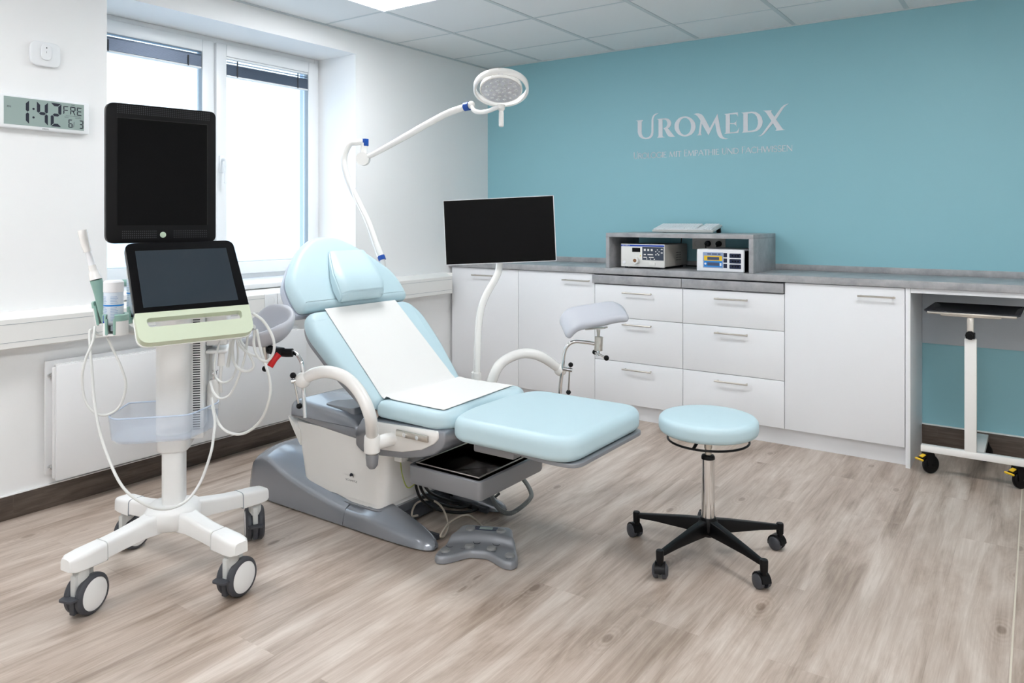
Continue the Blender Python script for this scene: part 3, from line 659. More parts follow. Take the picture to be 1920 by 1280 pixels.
# sockets on the teal wall
t = thing('wall_socket', 'white triple wall socket strip on the teal wall inside the riser', 'socket', (1.765, 0, 1.08))
obj('cover_plate', box(nb(), 1.655, 1.872, -.010, 0, 1.044, 1.118, .003, 2), 'devw', t)
for x in (1.692, 1.763, 1.834): obj('socket_well', lathe(nb(), [(.021, .0004), (.0215, .002), (.0205, .002), (.018, -.0), (0, -.0)], (x, -.0102, 1.082), (0, -1, 0), 26), 'trunk', t)
for x, m_, l in ((1.763, 'rubber', 'grey plug in the middle of the triple wall socket'), (1.834, 'blackp', 'black plug in the right of the triple wall socket')):
    t = thing('power_plug', l, 'plug', (x, -.02, 1.08), 'plugs in the wall socket')
    obj('plug_body', lathe(nb(), [(.018, .012), (.018, .030), (.014, .042), (0, .043)], (x, 0, 1.082), (0, -1, 0), 22), m_, t)
    obj('cable', tube(nb(), [(x, -.040, 1.082), (x, -.055, 1.075), (x + .003, -.055, 1.04), (x + .01, -.03, .98), (x - .03, -.045, .942), (x - .13, -.06, .9395)], .0035, 8), 'blackc', t)

# ------------------------------------------------------------------ instrument trolley in the desk bay
TX, TY = 3.222, -.50
t = thing('instrument_trolley', 'white wheeled trolley with dark tray standing in the desk bay', 'trolley', (TX, -.4, 0))
b = nb(); box(b, 3.015, 3.436, TY - .001, TY + .034, .106, .138, .003); box(b, TX - .0, TX + .055, TY + .02, -.10, .108, .136, .003)
obj('base_frame', b, 'cream', t)
obj('column', box(nb(), TX - .024, TX + .026, TY + .001, TY + .036, .12, .672, .003), 'cream', t)
obj('height_post', box(nb(), TX - .014, TX + .014, TY + .008, TY + .030, .60, .776, .003), 'steel', t)
b = nb(); cyl(b, (TX, TY + .004, .69), (TX, TY - .018, .69), .020, seg=10); cyl(b, (TX, TY - .018, .69), (TX, TY - .024, .69), .012, seg=10); box(b, TX - .019, TX + .019, TY, TY + .036, .672, .70, .003)
obj('clamp_knob', b, 'blackp', t)
b = nb(); box(b, 3.10, 3.345, TY - .005, TY + .02, .774, .7835, .001); box(b, TX - .02, TX + .02, TY + .0, TY + .3, .774, .7835, .001); obj('tray_bracket', b, 'steel', t)
b = nb()                                            # dished tray
o1 = rounded([(3.030, TY - .03), (3.420, TY - .03), (3.430, TY + .40), (3.040, TY + .40)], .018, 4)
o2 = inset(o1, .026)
loft(b, [[(x, y, .800) for x, y in o1], [(x, y, .794) for x, y in o1], [(x, y, .784) for x, y in o2]], cap=False)
loft(b, [[(x, y, .800) for x, y in inset(o1, .003)], [(x, y, .787) for x, y in inset(o2, .003)]], cap=False)
R1 = [b.verts.new((x, y, .787)) for x, y in inset(o2, .003)]; b.faces.new(R1); R2 = [b.verts.new((x, y, .784)) for x, y in o2]; b.faces.new(R2)
bmesh.ops.remove_doubles(b, verts=b.verts, dist=1e-5)
obj('tray', b, mat('dark anthracite tray', (44, 46, 52), .35), t, angle=30)
obj('tray_lip', box(nb(), 3.046, 3.406, TY - .0325, TY - .0275, .784, .794, .0005), 'steel', t)
def trolley_caster(x, y, brake, az=-40):
    mt = Matrix.Translation((x, y, 0)) @ Matrix.Rotation(math.radians(az), 4, 'Z'); wr = .044
    c = obj('caster', (lambda b: (lathe(b, [(0, -.012), (.034, -.012), (wr - .003, -.010), (wr, -.006), (wr, .006), (wr - .003, .010), (.034, .012), (0, .012)], mt @ Vector((0, .016, wr)), mt.to_3x3() @ Vector((1, 0, 0)), 36), b)[-1])(nb()), 'blackp', t)
    b = nb()
    for s in (-1, 1): loft(b, [[mt @ Vector((s * xx, p[0], p[1])) for p in rounded([(-.012, .036), (.032, .036), (.034, .070), (.02, .104), (-.022, .104), (-.020, .08)], .008, 4)] for xx in (.0135, .0175)])
    box(b, -.0175, .0175, -.022, .022, .094, .107, .003, 2, mt); cyl(b, mt @ Vector((-.0195, .016, wr)), mt @ Vector((.0195, .016, wr)), .007, seg=14); obj('fork', b, 'blackp', c)
    if brake:
        m2 = mt @ Matrix.Translation((0, -.022, .086)) @ Matrix.Rotation(math.radians(22), 4, 'X')
        b = nb(); box(b, -.024, .024, -.036, -.028, -.004, .004, .0015, 2, m2); obj('brake_lever', b, 'yellow', c)
        b = nb(); box(b, -.010, .010, -.020, .004, .004, .010, .0015, 2, m2); obj('release_tab', b, 'yellow', c)
        b = nb(); box(b, -.014, .014, -.030, .006, -.004, .0035, .001, 2, m2); obj('lever_arm', b, 'blackp', c)
trolley_caster(3.045, TY + .012, True); trolley_caster(3.410, TY + .012, True); trolley_caster(TX + .03, -.13, False)

# ------------------------------------------------------------------ stool
SX, SY = 2.489, -1.966
t = thing('stool', 'round pale aqua swivel stool on a black five-star base', 'stool', (SX, SY, 0))
sr = .179
b = nb(); lathe(b, [(0, .492), (sr * .6, .4925), (sr - .020, .491), (sr - .009, .487), (sr - .002, .479), (sr, .468), (sr, .448), (sr - .003, .438), (sr - .012, .431), (sr - .03, .430), (0, .430)], (SX, SY, .024), (0, 0, 1), 72)
obj('seat', b, 'vinyl', t, angle=50)
b = nb(); tube(b, [(SX + .146 * cs(a), SY + .146 * sn(a), .427) for a in range(0, 361, 10)], .0042, 10, 2)
for a in (150, 30, 270):
    tube(b, [(SX + .02 * cs(a), SY + .02 * sn(a), .449), (SX + .09 * cs(a), SY + .09 * sn(a), .446), (SX + .146 * cs(a), SY + .146 * sn(a), .427)], .006, 8, 4)
obj('release_ring', b, 'blackp', t)
b = nb(); box(b, SX - .07, SX + .07, SY - .07, SY + .07, .444, .4545, .004); cyl(b, (SX, SY, .432), (SX, SY, .449), .022); obj('seat_plate', b, 'blackp', t)
b = nb(); cyl(b, (SX, SY, .355), (SX, SY, .44), .0125); cyl(b, (SX, SY, .396), (SX, SY, .416), .0145); obj('piston', b, 'steel', t)
b = nb(); cyl(b, (SX, SY, .135), (SX, SY, .362), .0245, .0225, seg=36); obj('column', b, 'chrome', t)
obj('column_cap', lathe(nb(), [(.0125, .372), (.022, .370), (.0245, .364), (.0245, .356)], (SX, SY, 0), (0, 0, 1), 30), 'blackp', t)
b = nb(); lathe(b, [(0, .143), (.027, .143), (.036, .128), (.036, .10), (.028, .076), (0, .076)], (SX, SY, 0), (0, 0, 1), 30); obj('hub', b, 'blackp', t)
AZS = [182, 256, 330, 44, 112]
def wedge(bm, a, l):
    d = Vector((cs(a), sn(a), 0)); s = Vector((-sn(a), cs(a), 0)); rings = []
    for tt, wd, zt, hh in ((.02, .021, .138, .056), (.3, .018, .128, .044), (.7, .0145, .110, .026), (.95, .012, .098, .018), (1.0, .010, .096, .016)):
        o = Vector((SX, SY, 0)) + d * l * tt; q = rounded([(-wd, zt - hh), (wd, zt - hh), (wd * .75, zt), (-wd * .75, zt)], .005, 3)
        rings.append([o + s * x + Vector((0, 0, z)) for x, z in q])
    loft(bm, rings); e = Vector((SX, SY, 0)) + d * l
    lathe(bm, [(0, .102), (.012, .101), (.014, .096), (.013, .062), (0, .062)], e, (0, 0, 1), 18); return bm
def stool_caster(px, py, a):
    ax = Vector((cs(a), sn(a), 0)); fw = Vector((-sn(a), cs(a), 0)); c0 = Vector((px, py, 0)) + fw * .012
    c = obj('caster', (lambda b: (lathe(b, [(0, -.0275), (.014, -.0275), (.0235, -.022), (.0255, -.016), (.0255, -.008), (0, -.008)], c0 + Vector((0, 0, .0255)), ax, 26),
                                  lathe(b, [(0, .008), (.0255, .008), (.0255, .016), (.0235, .022), (.014, .0275), (0, .0275)], c0 + Vector((0, 0, .0255)), ax, 26), b)[-1])(nb()), 'rubber', t)
    b = nb(); rings = []
    for k in range(9):
        th_ = math.radians(-20 + 200 * k / 8); r_ = .0305
        rings.append([c0 + Vector((0, 0, .0265)) + ax * u_ + (fw * math.cos(th_) + Vector((0, 0, 1)) * math.sin(th_)) * v_ for u_, v_ in ((-.019, .026), (.019, .026), (.017, r_), (-.017, r_))])
    loft(b, rings); cyl(b, (px, py, .045), (px, py, .072), .009, seg=14); box(b, -.006, .006, -.02, .02, .02, .03, 0, 2, Matrix.Translation(c0) @ Matrix.Rotation(math.radians(a), 4, 'Z'))
    obj('hood', b, 'blackp', c)
for a, ca in zip(AZS, (60, 20, 55, 75, 40)):
    obj('base_arm', wedge(nb(), a, .284), 'blackp', t); stool_caster(SX + .284 * cs(a), SY + .284 * sn(a), ca)

# ------------------------------------------------------------------ foot pedal
M['pbtn'] = mat('grey pedal button', (134, 136, 136), .4)
PO = Vector((1.79, -2.425, 0)); PE1 = Vector((cs(25), sn(25), 0)); PE2 = Vector((-sn(25), cs(25), 0))
t = thing('foot_pedal', 'silver grey foot pedal with four round memory buttons on the floor', 'foot pedal', PO)
def P3(a, b_, z): return PO + PE1 * a * .93 + PE2 * b_ * .95 + Vector((0, 0, z))
def sst(x): x = max(0, min(1, x)); return x * x * (3 - 2 * x)
def ped(u, v):                                  # u across, v front to back
    yf = -.062 - .072 * sst((abs(u) - .12) / .70) + .022 * max(0, (abs(u) - .86) / .14) ** 2
    yb = .118 - .030 * max(0, (abs(u) - .72) / .28) ** 2
    y = yf + (yb - yf) * v; x = u * (.162 - .052 * sst((y + .10) / .20)); return x, y
def pedz(x, y): return .030 + .026 * sst((y - (.004 - 1.6 * x * x)) / .040)
b = nb(); NU, NV = 44, 34; G = []
for i in range(NU + 1):
    row = []
    for j in range(NV + 1):
        u = -1 + 2 * i / NU; u = math.sin(u * PI / 2) * .35 + u * .65; v = j / NV; v = (1 - math.cos(v * PI)) / 2 * .5 + v * .5
        x, y = ped(u, v); dx = (1 - abs(u)) * .14; y0 = ped(u, 0)[1]; y1 = ped(u, 1)[1]; d = min(dx, y - y0, y1 - y); r_ = .013; k = max(0, 1 - d / r_)
        row.append(b.verts.new(P3(x, y, pedz(x, y) - r_ * (1 - math.sqrt(max(0, 1 - k * k))))))
    G.append(row)
for i in range(NU):
    for j in range(NV): b.faces.new((G[i][j], G[i + 1][j], G[i + 1][j + 1], G[i][j + 1]))
edge = [G[i][0] for i in range(NU + 1)] + [G[NU][j] for j in range(1, NV + 1)] + [G[i][NV] for i in range(NU - 1, -1, -1)] + [G[0][j] for j in range(NV - 1, 0, -1)]
low = [b.verts.new((q.co.x, q.co.y, .003)) for q in edge]
for i in range(len(edge)): k = (i + 1) % len(edge); b.faces.new((edge[i], edge[k], low[k], low[i]))
b.faces.new(low); obj('pedal_body', b, 'silver2', t, angle=70)
for x, y, z in ((-.128, -.082, .030), (-.042, -.030, .030), (.048, -.034, .030), (.130, -.082, .030), (-.062, .066, .052), (.066, .066, .052)):
    z = pedz(x, y) + .0015
    obj('button', lathe(nb(), [(0, .008), (.010, .0075), (.016, .005), (.0185, 0), (.0185, -.004)], P3(x, y, z), (0, 0, 1), 26), 'pbtn', t)
s_ = obj('display', box(nb(), -.045, .045, -.016, .016, 0, .002, .001, 1, Matrix.Translation(P3(.0, .082, .0555)) @ Matrix.Rotation(math.radians(25), 4, 'Z')), 'navy', t)
obj('display_screen', box(nb(), -.024, .026, -.011, .010, .002, .0026, 0, 1, Matrix.Translation(P3(.0, .082, .0555)) @ Matrix.Rotation(math.radians(25), 4, 'Z')), 'lcd', s_)
b = nb(); k_ = 0
for s2, x, y in (('m1', -.136, -.112), ('m2', -.072, -.058), ('m3', .052, -.064), ('m4', .120, -.113)): join(b, text_bm(s2, .013, P3(x, y, pedz(x, y) + .0003), PE1, PE2, .0004))
for x, y in ((-.122, -.054), (-.022, -.006), (.058, -.008)): tube(b, [P3(x - .014, y + .012, .0300 + .004), P3(x - .006, y - .002, .034), P3(x + .010, y - .002, .034), P3(x + .016, y + .008, .034)], .0010, 6)
tube(b, [P3(-.018, .076, .0552), P3(-.008, .078, .0552), P3(0, .082, .0552)], .002, 6)
obj('marking', b, 'ink', t, recalc=False)
obj('cable', tube(nb(), [P3(.0, .112, .03), at(893, 975, 3.06), at(872, 965, 3.04), at(843, 979, 2.98), at(826, 1003, 2.88), at(833, 1004, 2.90), at(840, 982, 2.98), at(828, 950, 3.05), at(805, 936, 3.10), at(780, 944, 3.10), at(772, 966, 3.02), at(783, 966, 3.06)], .0042, 8), 'beigec', t)

# ------------------------------------------------------------------ examination chair (long axis along X, centreline y = YC)
YC = -2.29
t = chair = thing('examination_chair', 'pale aqua reclining examination chair with a grey base', 'examination chair', (1.2, YC, 0))
def P(x, dy, z): return Vector((x, YC + dy, z))
# base: a body that rises towards the head end, and two feet
def sect(x, hw, rz, dz):
    q = rounded([(-hw, .006), (hw, .006), (hw - .014, rz), (hw - .095, rz + dz), (-hw + .095, rz + dz), (-hw + .014, rz)], [.003, .003, .016, .05, .05, .016], 5)
    return [P(x, a, c) for a, c in q]
b = nb()
loft(b, [sect(*a) for a in ((.566, .262, .085, .015), (.572, .266, .120, .02), (.588, .270, .150, .025), (.62, .274, .176, .030), (.66, .276, .188, .034), (.70, .277, .184, .040), (.78, .278, .150, .052), (.86, .278, .124, .060), (.977, .278, .099, .060), (1.119, .278, .076, .056), (1.193, .278, .066, .052))])
obj('base_cover', b, 'silver', t, angle=50)
for s in (-1, 1):
    b = nb(); rings = []
    for x, hi, ho, rz, hz in ((1.197, .0, .278, .066, .118), (1.27, .02, .278, .064, .114), (1.30, .13, .278, .063, .112), (1.36, .145, .278, .058, .104), (1.43, .155, .277, .052, .092), (1.50, .162, .275, .044, .076), (1.57, .172, .270, .036, .058), (1.61, .184, .262, .030, .044), (1.635, .200, .248, .022, .030), (1.642, .212, .238, .014, .018)):
        q = rounded([(hi, .006), (ho, .006), (ho - .010, rz), (ho - (ho - hi) * .55, hz), (hi + .02, hz), (hi + .002, hz * .6)], [.003, .003, .012, .03, .012, .01], 4)
        rings.append([P(x, s * a, c) for a, c in q])
    loft(b, rings); obj('base_foot', b, 'silver', t, angle=50)
b = nb(); box(b, 1.30, 1.40, YC - .16, YC + .16, .012, .05, .004)
for s in (-1, 1): box(b, 1.34, 1.60, YC + s * .16 - .008, YC + s * .16 + .008, .008, .03, .002)
obj('cross_bar', b, 'rubber', t)
# column housing
def colsec(z, x0, x1, hw, r=.05): return [(x, YC + y, z) for x, y in rounded([(x0, -hw), (x1, -hw), (x1, hw), (x0, hw)], r, 6)]
b = nb(); loft(b, [colsec(.088, .905, 1.372, .228), colsec(.105, .905, 1.372, .228), colsec(.106, .898, 1.378, .233), colsec(.20, .884, 1.388, .238), colsec(.30, .868, 1.400, .243), colsec(.372, .850, 1.405, .247)])
obj('column_housing', b, 'cream', t, angle=50)
b = nb(); loft(b, [colsec(.03, .900, 1.375, .232, .06), colsec(.07, .900, 1.375, .232, .06), colsec(.084, .890, 1.385, .240, .06), colsec(.0875, .890, 1.385, .240, .06)]); obj('column_collar', b, 'silver', t)
b = nb(); rings = []                                   # white beak at the upper left of the housing
for x, h, z in ((.90, .05, .322), (.86, .028, .352), (.835, .014, .372), (.822, .006, .384)): rings.append([P(x, -.247, z - h), P(x, .247, z - h), P(x, .247, z + h * .3), P(x, -.247, z + h * .3)])
loft(b, rings); obj('housing_lip', b, 'cream', t)
# silver top cover
b = nb(); pr = [(.832, .382), (.838, .435), (.855, .456), (.885, .470), (1.16, .452), (1.20, .440), (1.24, .425), (1.262, .392), (1.255, .352), (1.10, .362)]
rings = []
for dy, ins in ((-.252, .016), (-.247, .005), (-.238, 0), (.238, 0), (.247, .005), (.252, .016)):
    rings.append([P(x, dy, z) for x, z in inset(rounded(pr, .02, 3), ins)])
loft(b, rings); obj('top_cover', b, 'silver', t, angle=50)
obj('cover_recess', pad(nb(), rounded([(1.03, -.225), (1.20, -.225), (1.20, .1), (1.07, .1), (1.07, -.12), (1.03, -.16)], .02, 4), P(0, 0, .466), (1, 0, 0), (0, 1, 0), .03, .004), 'silver2', t)
lg = nb(); join(lg, text_bm('SCHMITZ', .0105, P(1.178, -.2432, .178), (1, 0, 0), (0, 0, 1), .001, width=.066))
prism(lg, [(1.200, .197), (1.201, .206), (1.207, .211), (1.216, .211), (1.221, .205), (1.222, .196), (1.219, .196), (1.218, .202), (1.211, .199), (1.208, .201), (1.207, .197)], P(0, -.2428, 0), (1, 0, 0), (0, 0, 1), .001)
obj('maker_lettering', lg, 'ink', t, recalc=False)
# seat frame: white side cheeks with a silver belly band
side = [(1.262, .40), (1.30, .455), (1.725, .470), (1.728, .44), (1.715, .405), (1.67, .372), (1.60, .350), (1.50, .332), (1.40, .322), (1.30, .318), (1.262, .34)]
b = nb(); sd = rounded(side, .012, 3)
loft(b, [[P(x, dy, z) for x, z in inset(sd, i_)] for dy, i_ in ((-.272, .006), (-.266, 0), (.266, 0), (.272, .006))]); obj('seat_frame', b, 'silver', t, angle=50)
ck = rounded([(1.36, .452), (1.698, .466), (1.700, .44), (1.680, .418), (1.62, .386), (1.52, .360), (1.42, .350), (1.36, .350)], .008, 3)
for s in (-1, 1):
    b = nb(); loft(b, [[P(x, s * dy, z) for x, z in inset(ck, i_)] for dy, i_ in ((.268, 0), (.276, 0), (.279, .003))]); obj('side_cheek', b, 'cream', t, angle=50)
    r_ = obj('side_rail', box(nb(), 1.505, 1.665, YC + s * .292 - .005, YC + s * .292 + .005, .423, .448, .004, 2, Matrix.Translation((1.585, 0, .435)) @ Matrix.Rotation(math.radians(0), 4, 'Y') @ Matrix.Translation((-1.585, 0, -.435))), 'steel', t)
    b = nb()
    for x in (1.552, 1.615): cyl(b, (x, YC + s * .276, .435), (x, YC + s * .3005, .435), .0085, seg=16)
    obj('rail_screw', b, 'chrome', r_)
# seat, leg section, backrest, headrest
so = rounded([(1.372, -.272), (1.70, -.282), (1.755, -.20), (1.70, -.09), (1.70, .09), (1.755, .20), (1.70, .282), (1.372, .272)], [.03, .06, .05, .05, .05, .05, .06, .03], 6)
obj('seat', pad(nb(), so, P(0, 0, .533), (1, 0, 0), (0, 1, 0), .066, .030, .022, 6), 'vinyl', t, angle=60)
lo = rounded([(1.722, -.10), (1.735, -.245), (1.80, -.287), (2.20, -.287), (2.262, -.25), (2.262, .25), (2.20, .287), (1.80, .287), (1.735, .245), (1.722, .10)], [.05, .06, .08, .12, .10, .10, .12, .08, .06, .05], 6)
lo = rounded([(1.715, -.14), (1.76, -.287), (2.262, -.287), (2.262, .287), (1.76, .287), (1.715, .14)], [.08, .09, .10, .10, .09, .08], 8)
obj('leg_section', pad(nb(), lo, P(0, 0, .528), (1, 0, 0), (0, 1, 0), .084, .034, .026, 7), 'vinyl', t, angle=60)
b = nb(); pad(b, rounded([(1.78, -.20), (2.15, -.265), (2.268, -.255), (2.268, .255), (2.15, .265), (1.78, .20)], .05, 5), P(0, 0, .4435), (1, 0, 0), (0, 1, 0), .014, .003)
obj('leg_section_plate', b, 'silver2', t)
for yy in (-.175, .175): obj('leg_section_bracket', box(nb(), 1.80, 1.98, YC + yy - .025, YC + yy + .025, .392, .436, .008), 'silver2', t)
tb = math.radians(42.8); E1b = Vector((-math.cos(tb), 0, math.sin(tb))); Nb = Vector((math.sin(tb), 0, math.cos(tb))); Ob = P(1.385, 0, .512)
bo = rounded([(.005, -.272), (.25, -.325), (.42, -.340), (.512, -.30), (.512, .30), (.42, .340), (.25, .325), (.005, .272)], [.03, .05, .06, .05, .05, .06, .05, .03], 6)
bb = nb(); pad(bb, bo, Ob, E1b, (0, 1, 0), .060, .030, .024, 6, up=Nb); obj('backrest', bb, 'vinyl', t, angle=60)
bb = nb(); pad(bb, inset(bo, .016), Ob - Nb * .0605, E1b, (0, 1, 0), .022, .004, .010, 4, up=Nb); obj('backrest_shell', bb, 'silver2', t, angle=60)
th2 = math.radians(50); E1h = Vector((-math.cos(th2), 0, math.sin(th2))); Nh = Vector((math.sin(th2), 0, math.cos(th2))); Oh = P(1.003, 0, .878)
ho = rounded([(-.012, -.318), (.06, -.328), (.15, -.315), (.29, -.20), (.375, -.07), (.38, .07), (.29, .20), (.15, .315), (.06, .328), (-.012, .318)], [.03, .04, .12, .14, .10, .10, .14, .12, .04, .03], 7)
bb = nb(); pad(bb, ho, Oh, E1h, (0, 1, 0), .060, .032, .024, 6, up=Nh); obj('headrest', bb, 'vinyl', t, angle=60)
bb = nb(); pad(bb, inset(ho, .004), Oh - Nh * .0605, E1h, (0, 1, 0), .05, .004, .03, 5, up=Nh); obj('headrest_shell', bb, mat('pale lilac grey shell', (190, 196, 210), .35), t, angle=60)
b = nb()
for s in (-1, 1):
    q0 = P(1.37, s * .20, .47); q1 = Ob + E1b * .50 - Nb * .09 + Vector((0, s * .22, 0)); q2 = Oh + E1h * .22 - Nh * .11 + Vector((0, s * .20, 0))
    tube(b, [q0, Ob + E1b * .22 - Nb * .09 + Vector((0, s * .21, 0)), q1, q2], .018, 10)
tube(b, [Ob + E1b * .3 - Nb * .09 + Vector((0, -.2, 0)), Ob + E1b * .3 - Nb * .09 + Vector((0, .2, 0))], .018, 10, 0)
cyl(b, P(1.33, -.235, .475), P(1.33, .235, .475), .026)
obj('backrest_frame', b, 'silver2', t)
b = nb(); cyl(b, P(1.365, -.262, .478), P(1.365, -.236, .478), .018); cyl(b, P(1.365, .236, .478), P(1.365, .262, .478), .018); obj('hinge_bolt', b, 'chrome', t)
# instrument basin
b = nb(); x0, x1, y0, y1 = 1.50, 1.852, -.225, .20
ro = rounded([(x0, y0), (x1, y0), (x1, y1), (x0, y1)], .025, 5); ri = inset(ro, .012)
def lp(poly, z): return [P(x, y, z) for x, y in poly]
for zt, zb in ((.296, .225),):
    loft(b, [lp(inset(ro, .006), zb), lp(ro, zb + .01), lp(ro, zt - .003), lp(inset(ro, .003), zt), lp(ri, zt), lp(inset(ri, .002), zb + .012)], cap=True)
obj('basin_housing', b, 'silver2', t, angle=40)
b = nb(); r2 = inset(ro, .022); r3 = inset(ro, .030)
loft(b, [lp(r2, .297), lp(r2, .300), lp(r3, .300), lp(inset(r3, .006), .255)], cap=False)
f_ = [b.verts.new(p) for p in lp(inset(r3, .006), .255)]; b.faces.new(f_); bmesh.ops.remove_doubles(b, verts=b.verts, dist=1e-5)
bs = obj('basin_tray', b, mat('dark polished steel', (60, 52, 46), .12, metal=1), t, angle=40)
b = nb(); tube(b, [P(x, y, .3015) for x, y in inset(ro, .026)] + [P(*inset(ro, .026)[0], .3015)], .0028, 8, 0); obj('tray_rim', b, 'steel', bs)
obj('tray_knob', (lambda b: (cyl(b, P(1.806, -.172, .256), P(1.806, -.172, .285), .006, seg=12), b)[-1])(nb()), 'copper', bs)
b = nb(); box(b, 1.39, 1.50, YC - .12, YC + .12, .262, .292, .004); obj('basin_arm', b, 'silver2', t)
b = nb(); cyl(b, P(1.80, -.165, .215), P(1.80, -.165, .226), .022); obj('basin_drain', b, 'steel', t)
b = nb(); box(b, 1.405, 1.445, YC - .20, YC - .16, .285, .312, .003); obj('cable_bracket', b, 'cream', t)
obj('earth_wire', tube(nb(), [P(1.43, -.19, .287), P(1.445, -.195, .235), P(1.47, -.19, .190), P(1.50, -.17, .215), P(1.512, -.15, .240)], .0022, 8), mat('green yellow earth wire', (140, 150, 60), .5), t)
# black cables under the basin
b = nb()
b.free()
for pth in ([(778, 886, 2.93), (781, 915, 2.98), (792, 938, 3.05), (815, 953, 3.12), (850, 960, 3.14), (885, 958, 3.15), (915, 942, 3.22), (936, 925, 3.28)],
            [(786, 887, 2.93), (789, 914, 2.98), (803, 934, 3.06), (835, 947, 3.14), (870, 950, 3.17), (905, 938, 3.24), (930, 922, 3.30)],
            [(793, 888, 2.93), (797, 911, 2.98), (813, 927, 3.08), (845, 938, 3.20), (885, 941, 3.24), (915, 929, 3.31)],
            [(800, 889, 2.95), (804, 905, 3.02), (830, 920, 3.2), (862, 932, 3.28), (893, 929, 3.30)]):
    obj('power_cable', tube(nb(), [at(*q) for q in pth], .0058, 10), 'blackc', t)

# near leg-holder arm and far leg-holder arm
def arm(name, pts, pivot, knuckle):
    a_ = obj(name, tube(nb(), pts, .021, 20, 10, radii=[.023] * (len(pts) - 1) + [.020]), 'cream', t)
    b = nb(); ball(b, pts[-1], .030); obj('clamp_ball', b, 'cream', a_)
    b = nb(); lathe(b, [(0, .038), (.024, .037), (.029, .031), (.031, .0), (.030, -.028), (.020, -.036), (0, -.036)], pivot, (0, 0, 1), 28)
    cyl(b, pivot, knuckle, .026); ball(b, knuckle, .026); obj('pivot', b, 'cream', a_)
    b = nb(); lathe(b, [(0, -.036), (.024, -.036), (.024, -.050), (.021, -.078), (.012, -.090), (0, -.092)], pivot, (0, 0, 1), 26); obj('pivot_cap', b, 'silver2', a_)
    return a_
nb_ = Vector((1.237, -2.80, .638))
pv = Vector((1.452, -2.655, .400))
arm('leg_holder_arm', [pv + Vector((0, 0, .03)), at(694, 780, 2.72), at(676, 738, 2.73), at(648, 708, 2.75), at(615, 697, 2.775), at(588, 701, 2.795), nb_], pv, Vector((1.47, YC - .272, .402)))
fb_ = Vector((1.628, -1.60, .527)) + Vector((.02, -.03, .005))
pf = Vector((1.452, -1.925, .400))
arm('leg_holder_arm', [pf + Vector((0, 0, .03)), pf + Vector((.0, .01, .085)), at(935, 686, 3.42), at(960, 668, 3.45), at(988, 662, 3.47), at(1018, 670, 3.49), fb_], pf, Vector((1.47, YC + .272, .402)))
for o_ in [c for c in chair.children if c.name.startswith('leg_holder_arm')]: pass
def tee(bm_m, bm_k, p, up, dn, r=.0042, kr=.0115):
    tube(bm_m, [p + up, p, p + dn], r, 10, 0); ball(bm_k, p + up, kr); ball(bm_k, p + dn, kr)
def knobs(bm, par):                            # each knob of the handle a part of its own
    bm.verts.index_update(); todo = set(bm.verts); isl = []
    while todo:
        st = [todo.pop()]; g = set(st)
        while st:
            v = st.pop()
            for e in v.link_edges:
                o_ = e.other_vert(v)
                if o_ in todo: todo.discard(o_); g.add(o_); st.append(o_)
        isl.append({v.index for v in g})
    for g in isl:
        b2 = bm.copy(); b2.verts.ensure_lookup_table(); bmesh.ops.delete(b2, geom=[b2.verts[i] for i in range(len(b2.verts)) if i not in g], context='VERTS'); obj('handle_knob', b2, 'blackp', par)
    bm.free()
def cup_mesh(rows, thick=.016):
    b = nb(); G = [[b.verts.new(Vector(p)) for p in r] for r in rows]
    for a, c in zip(G, G[1:]):
        for i in range(len(a) - 1): b.faces.new((a[i], a[i + 1], c[i + 1], c[i]))
    bmesh.ops.recalc_face_normals(b, faces=b.faces)
    return b
def thicken(o, th):
    m = o.modifiers.new('solid', 'SOLIDIFY'); m.thickness = th; m.offset = 0; m.use_even_offset = False
    s = o.modifiers.new('sub', 'SUBSURF'); s.levels = 3; s.render_levels = 3
    for p in o.data.polygons: p.use_smooth = True
    for e in o.data.edges: e.use_edge_sharp = False
# near: rod, clamp, red lever and cup
b = nb(); tube(b, [at(572, 783, 2.80), at(569, 735, 2.81), at(567, 690, 2.81), at(562, 672, 2.82), at(550, 660, 2.84), at(528, 657, 2.86)], .0075, 14, 8); rod = obj('leg_holder_rod', b, 'chrome', t)
bm_m, bm_k = nb(), nb(); pp = at(551, 712, 2.80); tee(bm_m, bm_k, pp, Vector((-.005, 0, .016)), Vector((.006, .02, -.10)))
cyl(bm_m, at(562, 712, 2.80), at(546, 715, 2.79), .008, seg=12); obj('clamp_handle', bm_m, 'chrome', rod); knobs(bm_k, rod)
b = nb(); tube(b, [at(549, 661, 2.83), at(535, 661, 2.83), at(518, 659, 2.83), at(504, 654, 2.84)], .016, 10, 6); box(b, -.03, .03, -.02, .02, -.012, .012, .004, 2, Matrix.Translation(at(517, 657, 2.83))); obj('ball_clamp', b, 'blackp', rod)
b = nb(); p0 = at(523, 664, 2.80); p1 = at(506, 687, 2.78); tube(b, [p0, (p0 + p1) / 2 + Vector((0, 0, .004)), p1], .012, 10, 6); obj('release_lever', b, 'red', rod)
b = nb(); cyl(b, at(497, 650, 2.85), at(499, 680, 2.85), .011, seg=18); ball(b, at(497, 691, 2.85), .011); obj('clamp_cylinder', b, 'steel', rod)
b = nb(); ball(b, at(497, 691, 2.85), .0115); obj('cylinder_knob', b, 'blackp', rod)
A0 = at(503, 612, 2.86); Nn = (-FWD * .46 + UP * .80 - RGT * .38).normalized(); Aa = (RGT * .96 + UP * .10); Aa = (Aa - Nn * Aa.dot(Nn)).normalized(); Bb = Nn.cross(Aa).normalized()
rows = []
